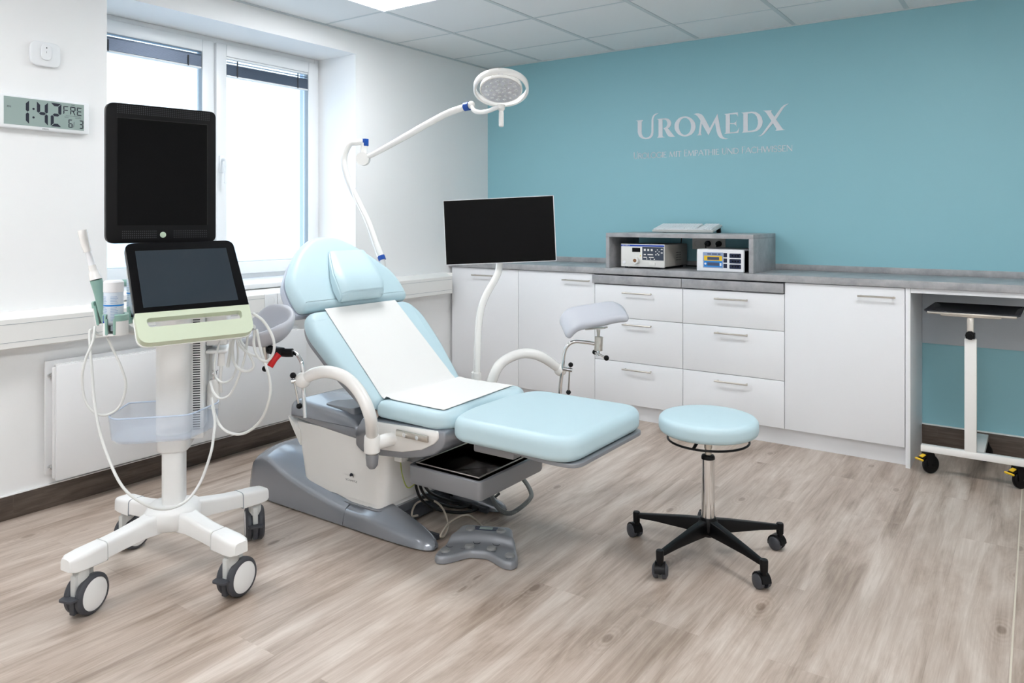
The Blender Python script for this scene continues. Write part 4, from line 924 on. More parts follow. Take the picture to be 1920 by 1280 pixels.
for i in range(9):
    u_ = -1 + 2 * i / 8; row = []
    for j in range(9):
        v_ = -1 + 2 * j / 8; x_ = u_ * math.sqrt(1 - v_ * v_ / 2); y_ = v_ * math.sqrt(1 - u_ * u_ / 2); r2_ = min(1, x_ * x_ * .9 + y_ * y_)
        row.append(A0 + Aa * x_ * .108 + Bb * y_ * .092 + Nn * (.028 - .088 * (1 - r2_) ** .62 + .012 * y_ * y_))
    rows.append(row)
cup = obj('leg_cup', cup_mesh(rows), 'greyv', rod); thicken(cup, .026)
# far: rod, clamp and cup
b = nb(); tube(b, [at(1050, 760, 3.51), at(1051, 725, 3.51), at(1055, 690, 3.51), at(1058, 662, 3.51), at(1064, 648, 3.51), at(1076, 640.5, 3.51), at(1095, 641, 3.51), at(1115, 644, 3.51)], .0085, 14, 8); rod = obj('leg_holder_rod', b, 'chrome', t)
bm_m, bm_k = nb(), nb(); pp = at(1068, 693, 3.50); tee(bm_m, bm_k, pp, Vector((.006, 0, .024)), Vector((-.012, .01, -.108)))
cyl(bm_m, at(1056, 691, 3.50), at(1073, 694, 3.49), .009, seg=12); obj('clamp_handle', bm_m, 'chrome', rod); knobs(bm_k, rod)
b = nb(); cyl(b, at(1123, 631, 3.5), at(1122, 657, 3.5), .0195, seg=28); cyl(b, at(1122, 618, 3.5), at(1122, 632, 3.5), .009, .006, seg=16); box(b, -.055, .045, -.02, .02, -.004, .004, .001, 2, Matrix.Translation(at(1120, 615, 3.5)) @ Matrix.Rotation(math.radians(-8), 4, 'Y')); obj('cup_post', b, 'steel', rod)
bm_m, bm_k = nb(), nb(); tube(bm_m, [at(1116, 661, 3.5), at(1122, 663, 3.49), at(1137, 671, 3.46)], .005, 10, 0); cyl(bm_m, at(1122, 655, 3.5), at(1121, 666, 3.5), .009, seg=14); ball(bm_k, at(1115, 660, 3.51), .0115); ball(bm_k, at(1137, 671, 3.46), .0125)
obj('clamp_handle', bm_m, 'chrome', rod); knobs(bm_k, rod)
near = [(1064, 632), (1072, 620), (1085, 611), (1102, 608), (1124, 604.5), (1146, 599), (1165, 594.5), (1181, 595)]
far = [(1053, 606), (1055, 592), (1064, 580.5), (1082, 576), (1105, 573.5), (1130, 569), (1150, 566.5), (1170, 583)]
rows = []
for k in range(5):
    f = k / 4; rows.append([at(a[0] + (c[0] - a[0]) * f, a[1] + 5 * (1 - f) + (c[1] - a[1]) * f, 3.44 + .15 * f) for a, c in zip(near, far)])
cup = obj('leg_cup', cup_mesh(rows), 'greyv', rod); thicken(cup, .042)

# head cushion and paper, both lying on the chair
hc = nb(); rings = []
for s_, hgt, y0, y1 in ((-.004, .030, -.128, .128), (.012, .056, -.130, .130), (.055, .066, -.128, .150), (.13, .050, -.105, .170), (.20, .030, -.070, .180), (.26, .014, -.038, .186), (.275, .008, -.028, .184)):
    rings.append((s_, hgt, (y0, y1)))
R_ = []
for s_, hg, hw in rings:
    row = []
    for k in range(13):
        y = -1 + 2 * k / 12; row.append(Oh + E1h * s_ + Vector((0, (hw[0] + hw[1]) / 2 + y * (hw[1] - hw[0]) / 2, 0)) + Nh * (.002 + hg * (1 - abs(y) ** 14 * .35)))
    row += [Oh + E1h * s_ + Vector((0, (hw[0] + hw[1]) / 2 + y * (hw[1] - hw[0]) / 2, 0)) + Nh * .0015 for y in (1, .5, 0, -.5, -1)]
    R_.append(row)
loft(hc, R_); bmesh.ops.recalc_face_normals(hc, faces=hc.faces)
bmesh.ops.bevel(hc, geom=[e for e in hc.edges if e.calc_face_angle(0) > .7], offset=.005, segments=2, affect='EDGES')
hcu = tag(obj('head_cushion', hc, 'vinyl', loc=Oh, angle=40), 'small wedge-shaped aqua cushion resting on the chair headrest', 'cushion')
def strip(bm, path, w0, w1, th=.0012, skew=(0, 0), n=12):
    pts = smooth(path, 6); N_ = len(pts); top = []
    for i, p in enumerate(pts):
        f = i / (N_ - 1); hw = (w0 + (w1 - w0) * f)
        d = (pts[min(i + 1, N_ - 1)] - pts[max(i - 1, 0)]).normalized(); nn = Vector((-d.z, 0, d.x)); nn = nn if nn.z > 0 else -nn
        sk = skew[0] * (1 - f) + skew[1] * f
        top.append([p + Vector((0, -hw + 2 * hw * j / n, 0)) + d * (sk * (j / n - .5)) + nn * (.0012 * noise.noise(Vector((i * .35, j * .6, 3))) + .0012) for j in range(n + 1)])
    rows = [[(bm.verts.new(q), bm.verts.new(q - Vector((0, 0, th)))) for q in r] for r in top]
    for a, c in zip(rows, rows[1:]):
        for j in range(n): bm.faces.new((a[j][0], a[j + 1][0], c[j + 1][0], c[j][0])); bm.faces.new((a[j][1], c[j][1], c[j + 1][1], a[j + 1][1]))
    return bm
pts = [Ob + E1b * .508 + Nb * .0022, Ob + E1b * .40 + Nb * .0022, Ob + E1b * .25 + Nb * .0022, Ob + E1b * .10 + Nb * .0022, Ob + E1b * .03 + Nb * .004, P(1.395, 0, .541), P(1.44, 0, .5365), P(1.54, 0, .5362), P(1.62, 0, .5362), P(1.682, 0, .5366)]
tag(obj('paper_cover', strip(nb(), pts, .212, .243, skew=(0, -.03)), 'paper', loc=P(1.4, 0, .55), angle=60), 'white paper sheet draped down the chair backrest and seat', 'paper sheet')
# hand control on its coiled cable
t = thing('hand_control', 'small white hand control hanging on a coiled grey cable under the leg section', 'remote control', P(1.78, .17, .15))
hp = at(918, 913, 3.28)
b = nb(); tube(b, [at(899, 920, 3.27), at(912, 923, 3.27), at(930, 914, 3.28)], .014, 12, 6); tube(b, [at(930, 912, 3.28), at(943, 898, 3.28)], .010, 10, 0); obj('handset', b, 'cream', t)
path = smooth([at(946, 897, 3.27), at(921, 912, 3.21), at(924, 935, 3.17), at(936, 954, 3.13), at(955, 962, 3.11), at(975, 952, 3.14), at(993, 936, 3.18), at(996, 925, 3.21), at(990, 910, 3.25), at(977, 892, 3.29), at(975, 885, 3.31)][1:], 30)
hx = []; 
for i, p in enumerate(path):
    d = (path[min(i + 1, len(path) - 1)] - path[max(i - 1, 0)]).normalized(); u, v = basis(d)
    if i % 1 == 0:
        for s_ in range(2):
            a_ = 2 * PI * (i * 2 + s_) / 5.0; q = p + d * 0; hx.append(q + (u * math.cos(a_) + v * math.sin(a_)) * .0075)
b = nb(); tube(b, hx, .0030, 6, 0); tube(b, path, .0062, 8, 0); obj('coiled_cable', b, 'greyc', t, angle=80)
obj('cable_end', tube(nb(), [at(977, 892, 3.29), at(974, 883, 3.31), at(976, 872, 3.34)], .003, 8), 'rubber', t)

# ------------------------------------------------------------------ monitor on its post
t = thing('monitor', 'wide black screen on a curved white post behind the chair', 'monitor', (1.36, -1.90, .3))
th3 = math.radians(28.7); e1 = Vector((cs(28.7), sn(28.7), 0)); n3 = Vector((sn(28.7), -cs(28.7), 0)); mc = at(936, 432, 3.475)
tl = math.radians(0); ez = (Vector((0, 0, 1)) + e1 * -.04).normalized()
ez = Vector((0, 0, 1)); roll = math.radians(2.6)
e1r = (e1 * math.cos(roll) + Vector((0, 0, 1)) * math.sin(roll)).normalized(); ezr = (Vector((0, 0, 1)) * math.cos(roll) - e1 * math.sin(roll)).normalized()
W2, H2 = .258, .151
q = rounded([(-W2, -H2), (W2, -H2), (W2, H2), (-W2, H2)], .004, 3)
pb = mc - n3 * .022
obj('case', prism(nb(), q, pb, e1r, ezr, .020), 'white', t)
obj('screen', prism(nb(), inset(q, .003), pb + n3 * .0198, e1r, ezr, .0012), 'screen', t)
obj('back_hub', prism(nb(), rounded([(-.09, -.08), (.09, -.08), (.09, .08), (-.09, .08)], .01, 3), pb - n3 * .03, e1r, ezr, .03), 'white', t)
b = nb(); tube(b, [pb + Vector((0, 0, -.0)) - n3 * .035, pb - n3 * .05 + Vector((0, 0, -.06)), at(936, 500, 3.53), at(930, 520, 3.52), at(912, 552, 3.51), at(902, 580, 3.5), at(897, 615, 3.49), at(895, 660, 3.48), at(894, 700, 3.48), at(893, 712, 3.48)], .0165, 20, 8); obj('post', b, 'cream', t)
pz = at(893, 712, 3.48)
b = nb(); cyl(b, (pz.x, pz.y, pz.z - .02), (pz.x, pz.y, pz.z + .035), .023, seg=28); cyl(b, (pz.x, pz.y, pz.z + .035), (pz.x, pz.y, pz.z + .038), .020, seg=28); cyl(b, (pz.x, pz.y, .26), (pz.x, pz.y, pz.z - .01), .020, seg=24)
tube(b, [(pz.x, pz.y, .30), (pz.x - .01, -2.01, .29), (pz.x - .02, -2.052, .285)], .02, 14, 4); obj('post_socket', b, 'cream', t)

# ------------------------------------------------------------------ examination lamp
t = thing('examination_lamp', 'white round examination lamp on a long jointed arm above the chair', 'lamp', (1.24, -1.93, .3))
lp0 = [at(655, 271, 3.80), at(645, 300, 3.80), at(654, 340, 3.78), at(672, 378, 3.75), at(690, 415, 3.72), at(705, 455, 3.69), at(715, 482, 3.67)]
d_ = (lp0[-1] - lp0[-2]).normalized()
b = nb(); tube(b, [at(681, 266, 3.80), at(668, 267, 3.80)] + lp0 + [at(718, 505, 3.67), at(720, 560, 3.67), at(720, 640, 3.67), at(720, 700, 3.67)] + [Vector((.93, -1.955, .36)), Vector((.945, -1.99, .33)), Vector((.95, -2.047, .32))], .0135, 16, 8, radii=[.016, .016] + [.015] * 14); obj('curved_post', b, 'cream', t)
obj('post_collar', (lambda b: (cyl(b, lp0[-1] - d_ * .006, lp0[-1] + d_ * .016, .0185, seg=22), b)[-1])(nb()), 'blue', t)
cb = nb(); tube(cb, [at(654, 338, 3.76), at(664, 372, 3.73), at(684, 415, 3.70), at(700, 460, 3.67), at(708, 482, 3.66)], .0035, 8); obj('supply_cable', cb, 'upvc', t)
jt = at(681, 298, 3.80)
b = nb(); cyl(b, at(683, 268, 3.8), jt, .0155, seg=18); cyl(b, jt - FWD * .022, jt + FWD * .022, .033, seg=32); obj('joint_housing', b, 'cream', t)
obj('joint_cap', box(nb(), -.014, .014, -.014, .014, -.018, .018, .002, 2, Matrix.Translation(at(684, 267, 3.8))), 'blue', t)
e_ = at(884, 196, 3.55)
b = nb(); tube(b, [at(684, 296, 3.8), at(704, 287, 3.77), at(760, 256, 3.71), at(800, 233, 3.66), at(840, 212, 3.60), at(868, 202, 3.57), e_], .0155, 18, 8, radii=[.012, .013, .0165, .0165, .0165, .0165, .0165]); ball(b, e_, .0172); obj('spring_arm', b, 'cream', t)
dd = (at(880, 198, 3.55) - at(868, 202, 3.57)).normalized()
obj('arm_collar', (lambda b: (cyl(b, at(871, 200.5, 3.565), at(880, 198.5, 3.553), .0205, seg=24), b)[-1])(nb()), 'blue', t)
hcn = at(939.5, 166, 3.45)
ln = (Vector((0, 0, -1)) * cs(31) + (CAM - hcn).normalized().cross(Vector((0, 0, 1))).cross(Vector((0, 0, 1))).normalized() * 0 + Vector((.574, -.819, 0)) * sn(27)).normalized()
yk = hcn + ln * .052 + Vector((.574, -.819, 0)) * .0
b = nb(); pj = at(938, 205, 3.40)
tube(b, [e_, at(888, 206, 3.53), at(897, 210, 3.52), at(912, 209, 3.49), at(928, 203, 3.44), at(937, 199, 3.41)], .0105, 16, 8); obj('head_arm', b, 'cream', t)
ru, rv = basis(ln)
hub_pt = at(940, 195, 3.385)
b = nb(); N_ = 56; Ro = .127
rings = []
for k in range(N_):
    a_ = 2 * PI * k / N_; rd_ = ru * math.cos(a_) + rv * math.sin(a_)
    rings.append([hcn + rd_ * (Ro - .004) - ln * .020, hcn + rd_ * Ro - ln * .016, hcn + rd_ * Ro + ln * .012, hcn + rd_ * (Ro - .006) + ln * .016, hcn + rd_ * (Ro - .012) + ln * .012, hcn + rd_ * (Ro - .010) - ln * .016])
loft(b, rings + [rings[0]], cap=False); bmesh.ops.remove_doubles(b, verts=b.verts, dist=1e-5); obj('handle_ring', b, 'cream', t, angle=60)
b = nb(); lathe(b, [(0, -.045), (.05, -.044), (.085, -.030), (.097, -.010), (.098, .008), (.095, .012), (.092, .010), (0, .010)], hcn, ln, 56); obj('lamp_head', b, 'cream', t)
ls = obj('lens_cover', lathe(nb(), [(0, .0118), (.088, .0118), (.091, .0105)], hcn, ln, 48), 'lens', t)
b = nb()
for rr_, cnt in ((.018, 5), (.044, 9), (.070, 14)):
    for k in range(cnt):
        a_ = 2 * PI * k / cnt; ctr = hcn + (ru * math.cos(a_) + rv * math.sin(a_)) * rr_ + ln * .0118; lathe(b, [(.0085, 0), (.0065, .0018), (.0025, .0006), (0, .0006)], ctr, ln, 10)
obj('led_lenses', b, mat('clear led lens', (225, 230, 235), .1, metal=.4), ls)
q3 = hcn - (ru * ru.z + rv * rv.z).normalized() * .124
b = nb(); lathe(b, [(0, -.005), (.017, .0), (.016, .02), (.010, .030), (.0115, .040), (.0115, .098), (.009, .102), (0, .100)], q3 * .35 + at(940, 197, 3.40) * .65, (ln * .35 + Vector((0, 0, -1)) * .75), 22); obj('sterile_handle', b, 'cream', t)
up_ = (Vector((0, 0, 1)) - ln * ln.z).normalized(); side_ = up_.cross(-ln).normalized()
if side_.dot(RGT) < 0: side_ = -side_
obj('maker_lettering', text_bm('MACH', .008, hcn + up_ * .1195 - side_ * .012 + ln * .0125, side_, up_, .0026), 'royal', t, recalc=False)

# ------------------------------------------------------------------ ultrasound cart
CC = Vector((.992, -3.168, 0)); EB = Vector((cs(50), sn(50), 0)); NB = Vector((sn(50), -cs(50), 0))
t = cart = thing('ultrasound_cart', 'white wheeled ultrasound cart with two screens beside the radiator', 'ultrasound machine', CC)
def L(e, f, z): return CC + EB * e + NB * f + Vector((0, 0, z))
legs = [Vector((1.03, -3.50, 0)), Vector((1.325, -3.16, 0)), Vector((1.012, -2.846, 0)), Vector((.69, -3.17, 0))]
def cart_caster(x, y, axle, fork):
    ax = Vector((cs(axle), sn(axle), 0)); fw = Vector((-sn(axle), cs(axle), 0)); wr = .0625; o = Vector((x, y, wr)) + fw * .022
    c = obj('caster', (lambda b: ([lathe(b, [(.046, s * .010), (wr - .006, s * .010), (wr, s * .016), (wr, s * .026), (wr - .006, s * .033), (.050, s * .035), (.050, s * .030), (.046, s * .030)], o, ax, 44) for s in (-1, 1)], b)[-1])(nb()), 'rubber', cart, angle=35)
    b = nb()
    for s in (-1, 1): lathe(b, [(0, s * .0345), (.045, s * .0345), (.0505, s * .032), (.0505, s * .010), (0, s * .010)], o, ax, 40)
    obj('wheel_disc', b, 'cartw', c)
    b = nb(); cyl(b, o - ax * .010, o + ax * .010, .050, seg=36); cyl(b, (x, y, .105), (x, y, .158), .023, seg=24); box(b, -.0095, .0095, -.055, .02, .0, .075, .004, 2, Matrix.Translation(o) @ Matrix.Rotation(math.radians(axle), 4, 'Z'))
    obj('fork', b, 'cartg', c)
    mt = Matrix.Translation(o) @ Matrix.Rotation(math.radians(axle), 4, 'Z')
    b = nb(); q = rounded([(-.030, .045), (.030, .045), (.026, .085), (-.026, .085)], .012, 4)
    loft(b, [[mt @ Vector((p[0], p[1] * fork, z)) for p in q] for z in (.006, .012)]); box(b, -.009, .009, min(.03 * fork, .058 * fork), max(.03 * fork, .058 * fork), -.045, .010, .002, 2, mt); obj('brake_pedal', b, 'rubber', c)
cart_caster(legs[0].x + .006, legs[0].y, 20, -1); cart_caster(legs[1].x - .004, legs[1].y, 11, -1); cart_caster(legs[2].x, legs[2].y, 58, -1); cart_caster(legs[3].x, legs[3].y, 14, -1)
for i, p in enumerate(legs):
    d = (p - CC); l = d.length; d.normalize(); s = Vector((-d.y, d.x, 0)); b = nb(); rings = []
    for tt, wd, zt, zb in ((.0, .046, .242, .165), (.16, .040, .238, .165), (.35, .031, .226, .166), (.6, .029, .214, .160), (.78, .030, .208, .155), (.80, .034, .207, .150), (1.0, .036, .202, .150), (1.10, .033, .198, .151), (1.14, .024, .192, .155)):
        o = CC + d * l * tt; q = rounded([(-wd, zb), (wd, zb), (wd * .96, zt), (-wd * .96, zt)], [.004, .004, .014, .014], 4)
        rings.append([o + s * x + Vector((0, 0, z)) for x, z in q])
    loft(b, rings); lg_ = obj('base_leg', b, 'cartw', cart, angle=45)
    b = nb(); o = CC + d * l * .785; q = rounded([(-.0335, .150), (.0335, .150), (.032, .2085), (-.032, .2085)], [.004, .004, .014, .014], 4)
    loft(b, [[o + s * x + Vector((0, 0, z)) for x, z in q], [o + d * .0022 + s * x + Vector((0, 0, z)) for x, z in q]]); obj('end_cap_seam', b, 'seal' if i > 1 else 'cartg', lg_)
b = nb(); q = [(EB * e + NB * f) for e, f in rounded([(-.088, -.088), (.088, -.088), (.088, .088), (-.088, .088)], .05, 6)]
loft(b, [[CC + v * k + Vector((0, 0, z)) for v in q] for k, z in ((.9, .168), (1.0, .175), (1.0, .225), (.85, .238), (.6, .244))]); obj('hub', b, 'cartw', cart, angle=60)
def vsec(poly, z): return [L(e, f, z) for e, f in poly]
lc = rounded([(-.036, -.06), (.036, -.06), (.036, .034), (-.036, .034)], [.012, .012, .03, .03], 6)
b = nb(); loft(b, [vsec(lc, .235), vsec(lc, .47)]); obj('lower_column', b, 'cartw', cart, angle=50)
up = rounded([(-.056, -.12), (.056, -.12), (.056, .045), (-.056, .045)], [.004, .004, .052, .052], 10)
b = nb(); loft(b, [vsec(inset(up, .008), .425), vsec(inset(up, .002), .432), vsec(inset(up, .002), .462), vsec(up, .47), vsec(up, 1.03)]); obj('upper_column', b, 'cartw', cart, angle=50)
b = nb(); hs = rounded([(-.058, -.245), (.060, -.245), (.060, -.05), (-.058, -.05)], .006, 3); loft(b, [vsec(inset(hs, .02), .465), vsec(hs, .50), vsec(hs, 1.03)]); obj('rear_housing', b, 'cartw', cart)
MB_ = Matrix.Translation(CC) @ Matrix(((EB.x, NB.x, 0, 0), (EB.y, NB.y, 0, 0), (0, 0, 1, 0), (0, 0, 0, 1)))
b = nb(); box(b, .045, .096, -.16, -.030, .452, 1.0, .004, 2, MB_); obj('vent_housing', b, 'cartw', cart)
b = nb()
for k in range(58):
    z = .485 + k * .0085; box(b, .060, .084, -.0302, -.0294, z, z + .0042, 0, 2, MB_)
obj('vent_slots', b, 'gap', cart)
b = nb(); box(b, .097, .172, -.20, -.075, .775, .985, .008, 3, MB_); box(b, .097, .172, -.20, -.06, .748, .760, .005, 3, MB_); box(b, .097, .112, -.22, -.15, .47, .78, .003, 2, MB_); obj('side_module', b, 'cartw', cart)
b = nb(); cyl(b, L(.150, -.085, .70), L(.150, -.085, .747), .014, .011, seg=18); tube(b, [L(.150, -.085, .70), L(.146, -.085, .66), L(.147, -.09, .60)], .006, 10); obj('transducer_plug', b, 'cream', cart)
b = nb(); lathe(b, [(0, .0), (.022, .0), (.024, .01), (.022, .085), (.012, .105), (0, .107)], L(.122, -.090, .545), (0, 0, 1), 24); bo_ = tag(obj('spray_bottle', b, 'cream', loc=L(.122, -.090, .545)), 'small white bottle with metal cap standing in the clear cart bin', 'bottle')
b = nb(); ball(b, L(.122, -.090, .672), .013); cyl(b, L(.122, -.090, .648), L(.122, -.090, .664), .008); tube(b, [L(.138, -.085, .684), L(.11, -.095, .665)], .002, 6, 0); obj('cap', b, 'chrome', bo_)
# clear bin
bo1 = [(-.245, -.075), (-.195, .115), (.085, .115), (.165, .02), (.165, -.12), (.075, -.12), (.070, .048), (-.070, .048), (-.075, -.075)]
bo1 = rounded([(-.165, -.11), (-.190, .075), (-.158, .125), (.070, .125), (.145, -.035), (.135, -.13)], [.01, .02, .02, .03, .02, .01], 4)
b = nb(); sm_ = [(a * .90, c * .92) for a, c in bo1]
loft(b, [[L(a, c, .575) for a, c in bo1], [L(a * .96, c * .97, .50) for a, c in bo1], [L(a, c, .492) for a, c in sm_]], cap=False)
f_ = [b.verts.new(L(a, c, .492)) for a, c in sm_]; b.faces.new(f_); bmesh.ops.remove_doubles(b, verts=b.verts, dist=1e-5)
bin_ = obj('clear_bin', b, 'clear', cart, angle=30); mm_ = bin_.modifiers.new('solid', 'SOLIDIFY'); mm_.thickness = .0035; mm_.offset = 1
b = nb(); tube(b, [L(a, c, .576) for a, c in bo1] + [L(*bo1[0], .576)], .0028, 8, 0); obj('bin_rim', b, mat('pale blue clear rim', (206, 220, 240), .2, alpha=.75), bin_)
obj('mains_cord', tube(nb(), [L(.0, -.19, .47), L(.02, -.16, .42), L(-.01, -.13, .36), L(-.02, -.10, .30)], .003, 8), 'blackc', cart)

# neck, handle loop and the two screens
E2 = Vector((cs(78), sn(78), 0)); N2 = Vector((sn(78), -cs(78), 0))
Tm, Bm = Vector((1.099, -3.212, 1.160)), Vector((1.334, -3.288, .871))
DN = (Bm - Tm).normalized(); E2p = Vector((cs(74), sn(74), 0)); NP = DN.cross(E2p).normalized()
if NP.z < 0: NP = -NP
def PL(r, d, h=0): return Tm + E2p * r + DN * d + NP * h
po = rounded([(-.168, 0), (.182, -.006), (.178, .382), (-.170, .386)], [.028, .028, .036, .036], 7)
b = nb(); pad(b, [(a, -c) for a, c in po], Tm + NP * 0, E2p, -DN, .026, .004, .010, 4, up=NP)
cut = rounded([(-.135, -.302), (.150, -.302), (.150, -.330), (-.135, -.330)], .012, 4)
b.free(); b = nb(); 
hole = [(a, -c) for a, c in rounded([(-.140, .297), (.152, .293), (.150, .325), (-.138, .330)], .012, 4)]
pm = prism(b, [(a, -c) for a, c in rounded([(-.170, .276), (.182, .272), (.178, .382), (-.170, .386)], [.004, .004, .036, .036], 7)], PL(0, 0, -.022), E2p, -DN, .022, [hole])
obj('handle_bar', b, 'green', cart, angle=40)
b = nb(); pad(b, [(a, -c) for a, c in rounded([(-.168, 0), (.182, -.006), (.182, .273), (-.170, .277)], [.030, .030, .002, .002], 7)], PL(0, 0, .001), E2p, -DN, .026, .003, .008, 4, up=NP)
tp_ = obj('touch_panel', b, 'blackg', cart, angle=40)
obj('touch_screen', prism(nb(), [(-.140, -.034), (.152, -.030), (.150, -.252), (-.143, -.258)], PL(0, 0, .001), E2p, -DN, .0006), 'darkgl', tp_)
b = nb(); prism(b, rounded([(-.172, -.28), (.184, -.276), (.18, -.384), (-.172, -.388)], [.004, .004, .036, .036], 6), PL(0, 0, -.027), E2p, -DN, .005, [hole]); obj('handle_underside', b, 'cartw', cart)
# neck under the panel
b = nb(); cyl(b, L(0, -.03, .98), PL(0, .20, -.05), .05, .045, seg=28); cyl(b, L(0, -.03, .93), L(0, -.03, .99), .052, seg=28); q_ = PL(0, .16, -.045)
pad(b, [(a, -c) for a, c in rounded([(-.12, .06), (.12, .06), (.12, .27), (-.12, .27)], .03, 5)], PL(0, 0, -.027), E2p, -DN, .028, .002, .012, 3, up=NP); obj('panel_neck', b, 'cartw', cart)
MC = Vector((1.022, -3.232, 1.402))
def MP(r, z, h=0): return MC + E2 * r + Vector((0, 0, z)) + N2 * h
mo = rounded([(-.170, -.244), (.190, -.244), (.190, .222), (-.170, .222)], [.028, .022, .022, .028], 7)
b = nb(); pad(b, mo, MP(0, 0, .0), E2, (0, 0, 1), .028, .003, .008, 4, up=N2); ms_ = obj('monitor_case', b, 'blackp', cart, angle=40)
obj('monitor_screen', prism(nb(), [(-.136, -.184), (.158, -.184), (.158, .172), (-.136, .172)], MP(0, 0, 0), E2, (0, 0, 1), .0006), 'screen', ms_)
b = nb()
for (x0, z0, x1, z1) in ((-.1375, .172, .160, .1745), (.158, -.184, .1605, .1745)): prism(b, [(x0, z0), (x1, z0), (x1, z1), (x0, z1)], MP(0, 0, .0003), E2, (0, 0, 1), .0005)
obj('screen_edge', b, mat('deep black edge', (4, 4, 5), .3), ms_)
for x0, x1, z0, z1, nx, nz in ((-.135, .165, .190, .214, 46, 5), (-.120, -.015, -.226, -.204, 18, 4), (.045, .155, -.226, -.204, 18, 4)):
    b = nb()
    for i in range(nx):
        for j in range(nz):
            x = x0 + (x1 - x0) * i / (nx - 1); z = z0 + (z1 - z0) * j / (nz - 1); vs = [b.verts.new(MP(x + a, z + c, .0006)) for a, c in ((-.0017, -.0017), (.0017, -.0017), (.0017, .0017), (-.0017, .0017))]; b.faces.new(vs)
    obj('speaker_grille', b, 'gap', ms_)
obj('power_button', lathe(nb(), [(0, .0025), (.008, .0025), (.010, .001), (.010, 0)], MP(.008, -.217, 0), N2, 24), 'mint', ms_)
b = nb(); tube(b, [L(0, -.20, .98), L(0, -.16, 1.10), MP(0, -.10, -.10), MP(0, -.02, -.06)], .028, 16, 6); pad(b, rounded([(-.07, -.09), (.07, -.09), (.07, .06), (-.07, .06)], .02, 4), MP(0, 0, -.028), E2, (0, 0, 1), .04, .004, .012, 3, up=N2); obj('monitor_neck', b, 'cartw', cart)
# rear grab loop in sea green
b = nb(); tube(b, [at(244, 530, 2.78), at(225, 530, 2.76), at(206, 531, 2.74), at(196, 536, 2.70), at(192, 550, 2.66), at(197, 572, 2.60), at(205, 592, 2.55), at(225, 605, 2.58), at(245, 600, 2.66)], .0125, 14, 6); obj('grab_handle', b, 'teagreen', cart)
b = nb(); tube(b, [at(230, 605, 2.60), at(243, 618, 2.55), at(262, 622, 2.55), at(300, 615, 2.62)], .012, 12, 6); obj('holder_arm', b, 'cartg', cart)
# cups that hold a probe and a bottle
def cup(cx_, cy_, d, r, h, lean, name='holder_cup'):
    c0 = at(cx_, cy_, d); ax = lean.normalized(); b = nb(); u = (-FWD - ax * (-FWD).dot(ax)).normalized(); v = ax.cross(u); N_ = 30; gap = math.radians(22); R_ = []
    prof = [(r - .006, 0), (r, 0), (r, h - .012), (r - .002, h), (r - .008, h), (r - .009, h - .012)]
    for i in range(N_ + 1):
        a_ = gap + (2 * PI - 2 * gap) * i / N_; dr = u * math.cos(a_) + v * math.sin(a_)
        R_.append([c0 + dr * p[0] + ax * p[1] for p in prof])
    loft(b, R_); cyl(b, c0, c0 + ax * .006, r - .004, seg=24); o = obj(name, b, 'cartw', cart, angle=40)
    b = nb(); R_ = []; pf_ = [(r - .010, h - .020), (r + .0015, h - .018), (r + .0015, h + .001), (r - .002, h + .005), (r - .009, h + .004), (r - .011, h - .004)]
    for i in range(N_ + 1):
        a_ = gap + (2 * PI - 2 * gap) * i / N_; dr = u * math.cos(a_) + v * math.sin(a_); R_.append([c0 + dr * p[0] + ax * p[1] for p in pf_])
    loft(b, R_)
    for a_ in (gap, -gap):
        dr = u * math.cos(a_) + v * math.sin(a_); tube(b, [c0 + dr * (r - .003) + ax * .004, c0 + dr * (r - .002) + ax * (h - .01)], .0048, 8, 0)
    obj('rubber_rim', b, 'teagreen', o); return o
cup(217, 627, 2.50, .038, .066, Vector((0, 0, 1))); cup(196, 608, 2.60, .028, .080, Vector((-.12, -.10, 1)))
cup(256, 606, 2.68, .030, .060, Vector((0, 0, 1)))
def spray(c0, r, h, label, grp):
    o = thing('gel_bottle', label, 'bottle', c0, grp)
    b = nb(); lathe(b, [(0, .0), (.010, .0), (.010, .018), (r - .004, .026), (r, .034), (r, h - .038), (r - .001, h - .036), (0, h - .036)], c0, (0, 0, 1), 36); obj('bottle_body', b, mat('pale blue white label', (214, 226, 238), .35), o)
    b = nb(); lathe(b, [(r + .001, h - .038), (r + .001, h - .006), (r - .004, h), (0, h)], c0, (0, 0, 1), 36); obj('cap', b, 'white', o)
    b = nb(); lathe(b, [(r + .0003, h * .50), (r + .0006, h * .50), (r + .0006, h * .53), (r + .0003, h * .53)], c0, (0, 0, 1), 36); obj('blue_stripe', b, 'skyb', o)
    b = nb(); u = (-FWD).normalized(); v = RGT
    for k in range(16):
        z = h * .22 + k * h * .031
        if abs(z - h * .515) < .006: continue
        for side in (-1, 1):
            a0 = .18 if side > 0 else -.95; a1 = .95 if side > 0 else -.18
            a1 -= random.random() * .2; pts = []
            for i in range(7):
                a_ = a0 + (a1 - a0) * i / 6; dr = u * math.cos(a_) + v * math.sin(a_); pts.append((c0 + dr * (r + .0005) + Vector((0, 0, z)), c0 + dr * (r + .0005) + Vector((0, 0, z + .0013))))
            vs = [(b.verts.new(p), b.verts.new(q)) for p, q in pts]
            for p, q in zip(vs, vs[1:]): b.faces.new((p[0], q[0], q[1], p[1]))
    obj('label_print', b, mat('faint blue print', (120, 160, 205), .5), o)
    return o
g_ = spray(at(213, 620, 2.50), .030, .168, 'white cylindrical bottle with blue stripe in the cart holder', None)
b = nb(); box(b, -.006, .006, -.002, .002, .03, .055, .0, 1, Matrix.Translation(at(213, 620, 2.50) - FWD * .030 - RGT * .012) @ Matrix.Rotation(AZ, 4, 'Z')); obj('blue_patch', b, 'royal', g_)
spray(at(254, 600, 2.68), .028, .19, 'white bottle half hidden behind the left edge of the touch panel', None)
